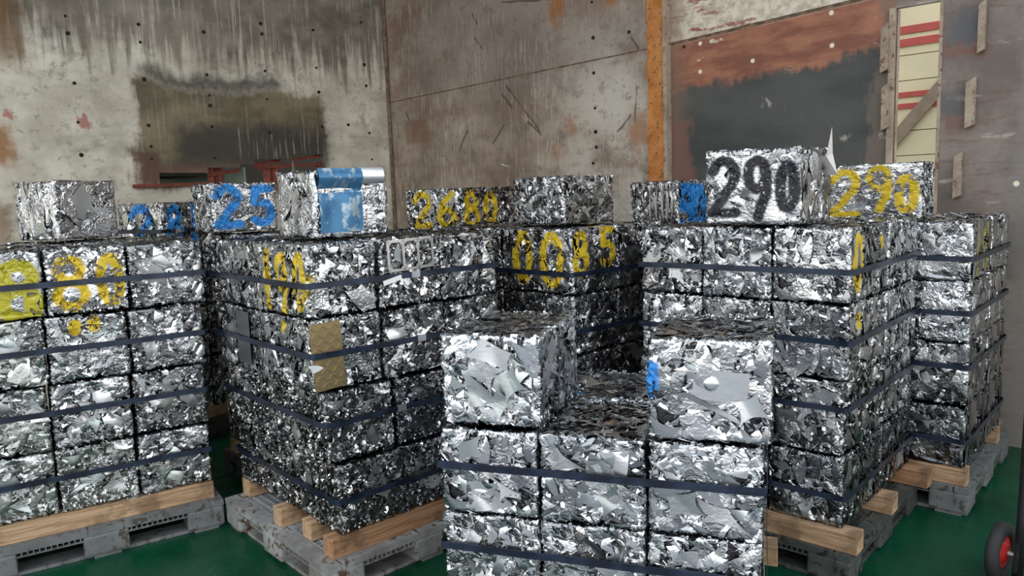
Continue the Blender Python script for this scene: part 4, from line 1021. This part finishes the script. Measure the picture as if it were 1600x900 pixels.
def wood(name, a, b_, c3):
    g = G(name); o = g.obj(); gr = g.noise(o, 1, 6, .7, 1.2, mul=(3, 60, 60)); n = g.noise(o, 6, 5, .6)
    c = g.mix(g.step(gr, .38, .6), a, b_); c = g.mix(g.math('MULTIPLY', g.step(n, .5, .66), .7), c, c3)
    return g.set(c, .75, 0, g.bump(gr, .3, .004), .3)
M_wood = [wood('pale_timber', (.30, .185, .10), (.50, .34, .205), (.13, .08, .045)), wood('brown_timber', (.23, .12, .06), (.40, .22, .12), (.09, .05, .03))]
beam_src = {}
def beam(center, deg, length, label, k=0, w=.088, h=.088, z=.15):
    b_ = MB(); b_.box((0, 0, h / 2), (length, w, h)); me = b_.mesh('wooden_beam', .004)
    me.transform(Matrix.Identity(4)); o = link('wooden_beam', me, M_wood[k]); o.location = (center[0], center[1], z); o.rotation_euler = (0, 0, R(deg))
    tag(o, label, 'beam', 'timber beams between pallets and bales'); return o
# left pile: beams run along the front
for i, (bb, L, lab) in enumerate(((.045, 1.12, 'long pale timber beam along the front of the left pile'), (.52, 1.05, 'timber beam under the middle of the left pile'), (1.0, 1.05, 'timber beam under the back of the left pile'))):
    beam(offc(O1, 32.5, .49, bb), 32.5, L, lab, 0)
bp = at_z(350, 771, .15)
# second pile: beams run along the right-hand face
for i, (bb, e, lab) in enumerate(((.045, -.02, 'brown timber beam at the near corner of the second pile'), (.28, .0, 'short-ended pale timber beam second from the near corner of the second pile'), (.52, -.03, 'brown timber beam halfway along the left face of the second pile'), (1.0, .02, 'timber beam under the far end of the second pile'))):
    beam(offc((-.78, 3.13), 42, .52 + e, bb), 42, 1.08, lab, 1 if i == 0 else 0)
for i, (bb, lab) in enumerate(((.05, 'timber beam under the front of the front centre pile'), (.72, 'timber beam with pale sawn end sticking out right of the front centre pile'))):
    beam(offc((-.285, 2.65), -18.7, .62, bb), -18.7, 1.10, lab, 0)
for i, (bb, e, lab) in enumerate(((.0, .0, 'thick timber beam along the front of the right pile'), (.5, .0, 'timber beam ending in shade under the middle of the right pile'), (.93, .045, 'reddish timber beam end under the far corner of the right pile'))):
    beam(offc(O4, -42, .52 + e, bb + .03), -42, 1.06, lab, 1 if i == 2 else 0)
for i, (bb, lab) in enumerate(((.04, 'pale timber beam along the front of the far right pile'), (.85, 'timber beam under the back of the far right pile'))):
    beam(offc(O5, -42, .5, bb), -42, 1.02, lab, 0)
for nm, O, wx, wy in (('shaded middle pile', (.30, 3.75), .72, 1.06), ('rear left pile', (-2.33, 5.12), .60, .50), ('pile behind the second left pile', (-1.52, 4.30), .70, .45), ('rear middle pile', (-.31, 5.12), .84, .56), ('rear right pile', (1.12, 5.03), .72, .41)):
    dg = {'rear left pile': 60, 'rear middle pile': 52}.get(nm, 42)
    for bb, s in ((.07, 'front'), (wy - .07, 'back')):
        beam(offc(O, dg, wx / 2, bb), dg, wx, 'timber beam under the %s of the %s' % (s, nm), 0)
# beam end poking out between the left and second piles
pe = at_z(352, 771, .15)
beam((pe[0] - .06, pe[1] + .09), 42, .24, 'short pale timber block in the gap between the left and second piles', 0) if False else None

# ================================================================== HAND TRUCK
M_blk = simple('black_painted_steel', (.015, .016, .018), .4, .3); M_rub = simple('black_rubber', (.02, .02, .02), .7)
M_redhub = simple('red_hub', (.55, .02, .02), .35, 0, .05); M_zinc = simple('zinc_axle', (.5, .5, .5), .4, .9)
wp = at_z(1561, 905, 0.0)
hd = -52
ht = empty('hand_truck', (wp[0], wp[1], 0), R(hd)); tag(ht, 'black hand truck with a red hubbed wheel, cut by the right edge', 'hand truck')
wr_ = .125
def torus_tyre():
    b_ = MB(); n = 36; prof = [(.070, -.022), (.095, -.028), (.118, -.02), (.126, 0), (.118, .02), (.095, .028), (.070, .022)]
    rings = []
    for i in range(n):
        a = 2 * math.pi * i / n; rings.append([b_.bm.verts.new((y, r_ * math.cos(a), r_ * math.sin(a))) for r_, y in prof])
    for i in range(n):
        p, q = rings[i], rings[(i + 1) % n]
        for k in range(len(prof)): b_.bm.faces.new((p[k], p[(k + 1) % len(prof)], q[(k + 1) % len(prof)], q[k]))
    return b_.mesh('tyre', smooth=True)
ty = torus_tyre(); hub = MB().cyl((-.014, 0, 0), (.014, 0, 0), .070, 28).cyl((-.03, 0, 0), (-.012, 0, 0), .030, 20, .05).cyl((.012, 0, 0), (.03, 0, 0), .05, 20, .030)
hub_me = hub.mesh('hub', .002)
for k, x in enumerate((0.0, .46)):
    w_ = link('wheel', ty, M_rub, ht); w_.location = (x, 0, .127)
    h_ = link('hub', hub_me, M_redhub, w_)
    c_ = MB().cyl((-.04, 0, 0), (.04, 0, 0), .012, 12).build('axle_cap', M_zinc, w_)
MB().cyl((-.03, 0, .127), (.50, 0, .127), .010, 12).build('axle', M_zinc, ht)
for x in (.075, .375):
    MB().tube([(x, -.03, .05), (x, .0, .3), (x, .02, .8), (x, .03, .97), (x + (.02 if x < .2 else -.02), .035, 1.02)], .02, 10).build('frame_tube', M_blk, ht, smooth=True)
    MB().box((x, -.012, .14), (.012, .10, .12)).build('axle_bracket', M_blk, ht)
for z, y in ((.25, .0), (.55, .012), (.85, .025)): MB().cyl((.075, y, z), (.375, y, z), .012, 10).build('cross_bar', M_blk, ht)
MB().tube([(.095, .035, 1.02), (.21, .04, 1.07), (.355, .035, 1.02)], .02, 10).build('handle', M_blk, ht, smooth=True)
MB().box((.23, -.14, .03), (.36, .22, .006)).build('toe_plate', M_blk, ht)

# ================================================================== SMALL THINGS
# white shards / scraps of sheet lying about, wires
def shard(p, s, rz, label, mat=None, up=False):
    b_ = bmesh.new(); vs = [b_.verts.new(q) for q in ((-s, -s * .4, 0), (s * .8, -s * .2, .01 * s), (s * .1, s * .7, s * (.6 if up else .15)))]
    b_.faces.new(vs); r3 = bmesh.ops.extrude_face_region(b_, geom=list(b_.faces)); bmesh.ops.translate(b_, verts=[v for v in r3['geom'] if isinstance(v, bmesh.types.BMVert)], vec=(0, 0, .002))
    bmesh.ops.recalc_face_normals(b_, faces=b_.faces)
    me = bpy.data.meshes.new('metal_shard'); b_.to_mesh(me); b_.free(); o = link('metal_shard', me, mat or M_sheet[0]); o.location = p; o.rotation_euler = (0, 0, rz)
    tag(o, label, 'metal shard', 'loose metal shards'); return o
q = at_z(925, 600, .888); shard((q[0], q[1], .886), .045, .4, 'small bright shard on the low top between the two front bales', up=True)
q = at_z(898, 612, .888); shard((q[0], q[1], .886), .06, 1.9, 'pale blue painted shard beside the left front bale', M_bluepaint)
q = at_z(1520, 338, 1.495); shard((q[0] - .1, q[1], 1.49), .05, 2.4, 'bright curled shard on top of the far right pile', up=True)
# thin wire above the shaded middle pile
fb = find_bale('plain silver bale of ribbons')
w0 = Vector((-.12, .1, .27)); o = MB().tube([w0, w0 + Vector((-.06, -.02, .07)), w0 + Vector((-.14, -.03, .10)), w0 + Vector((-.24, -.05, .13))], .0025, 5).build('loose_wire', M_sheet[0], fb, smooth=True)
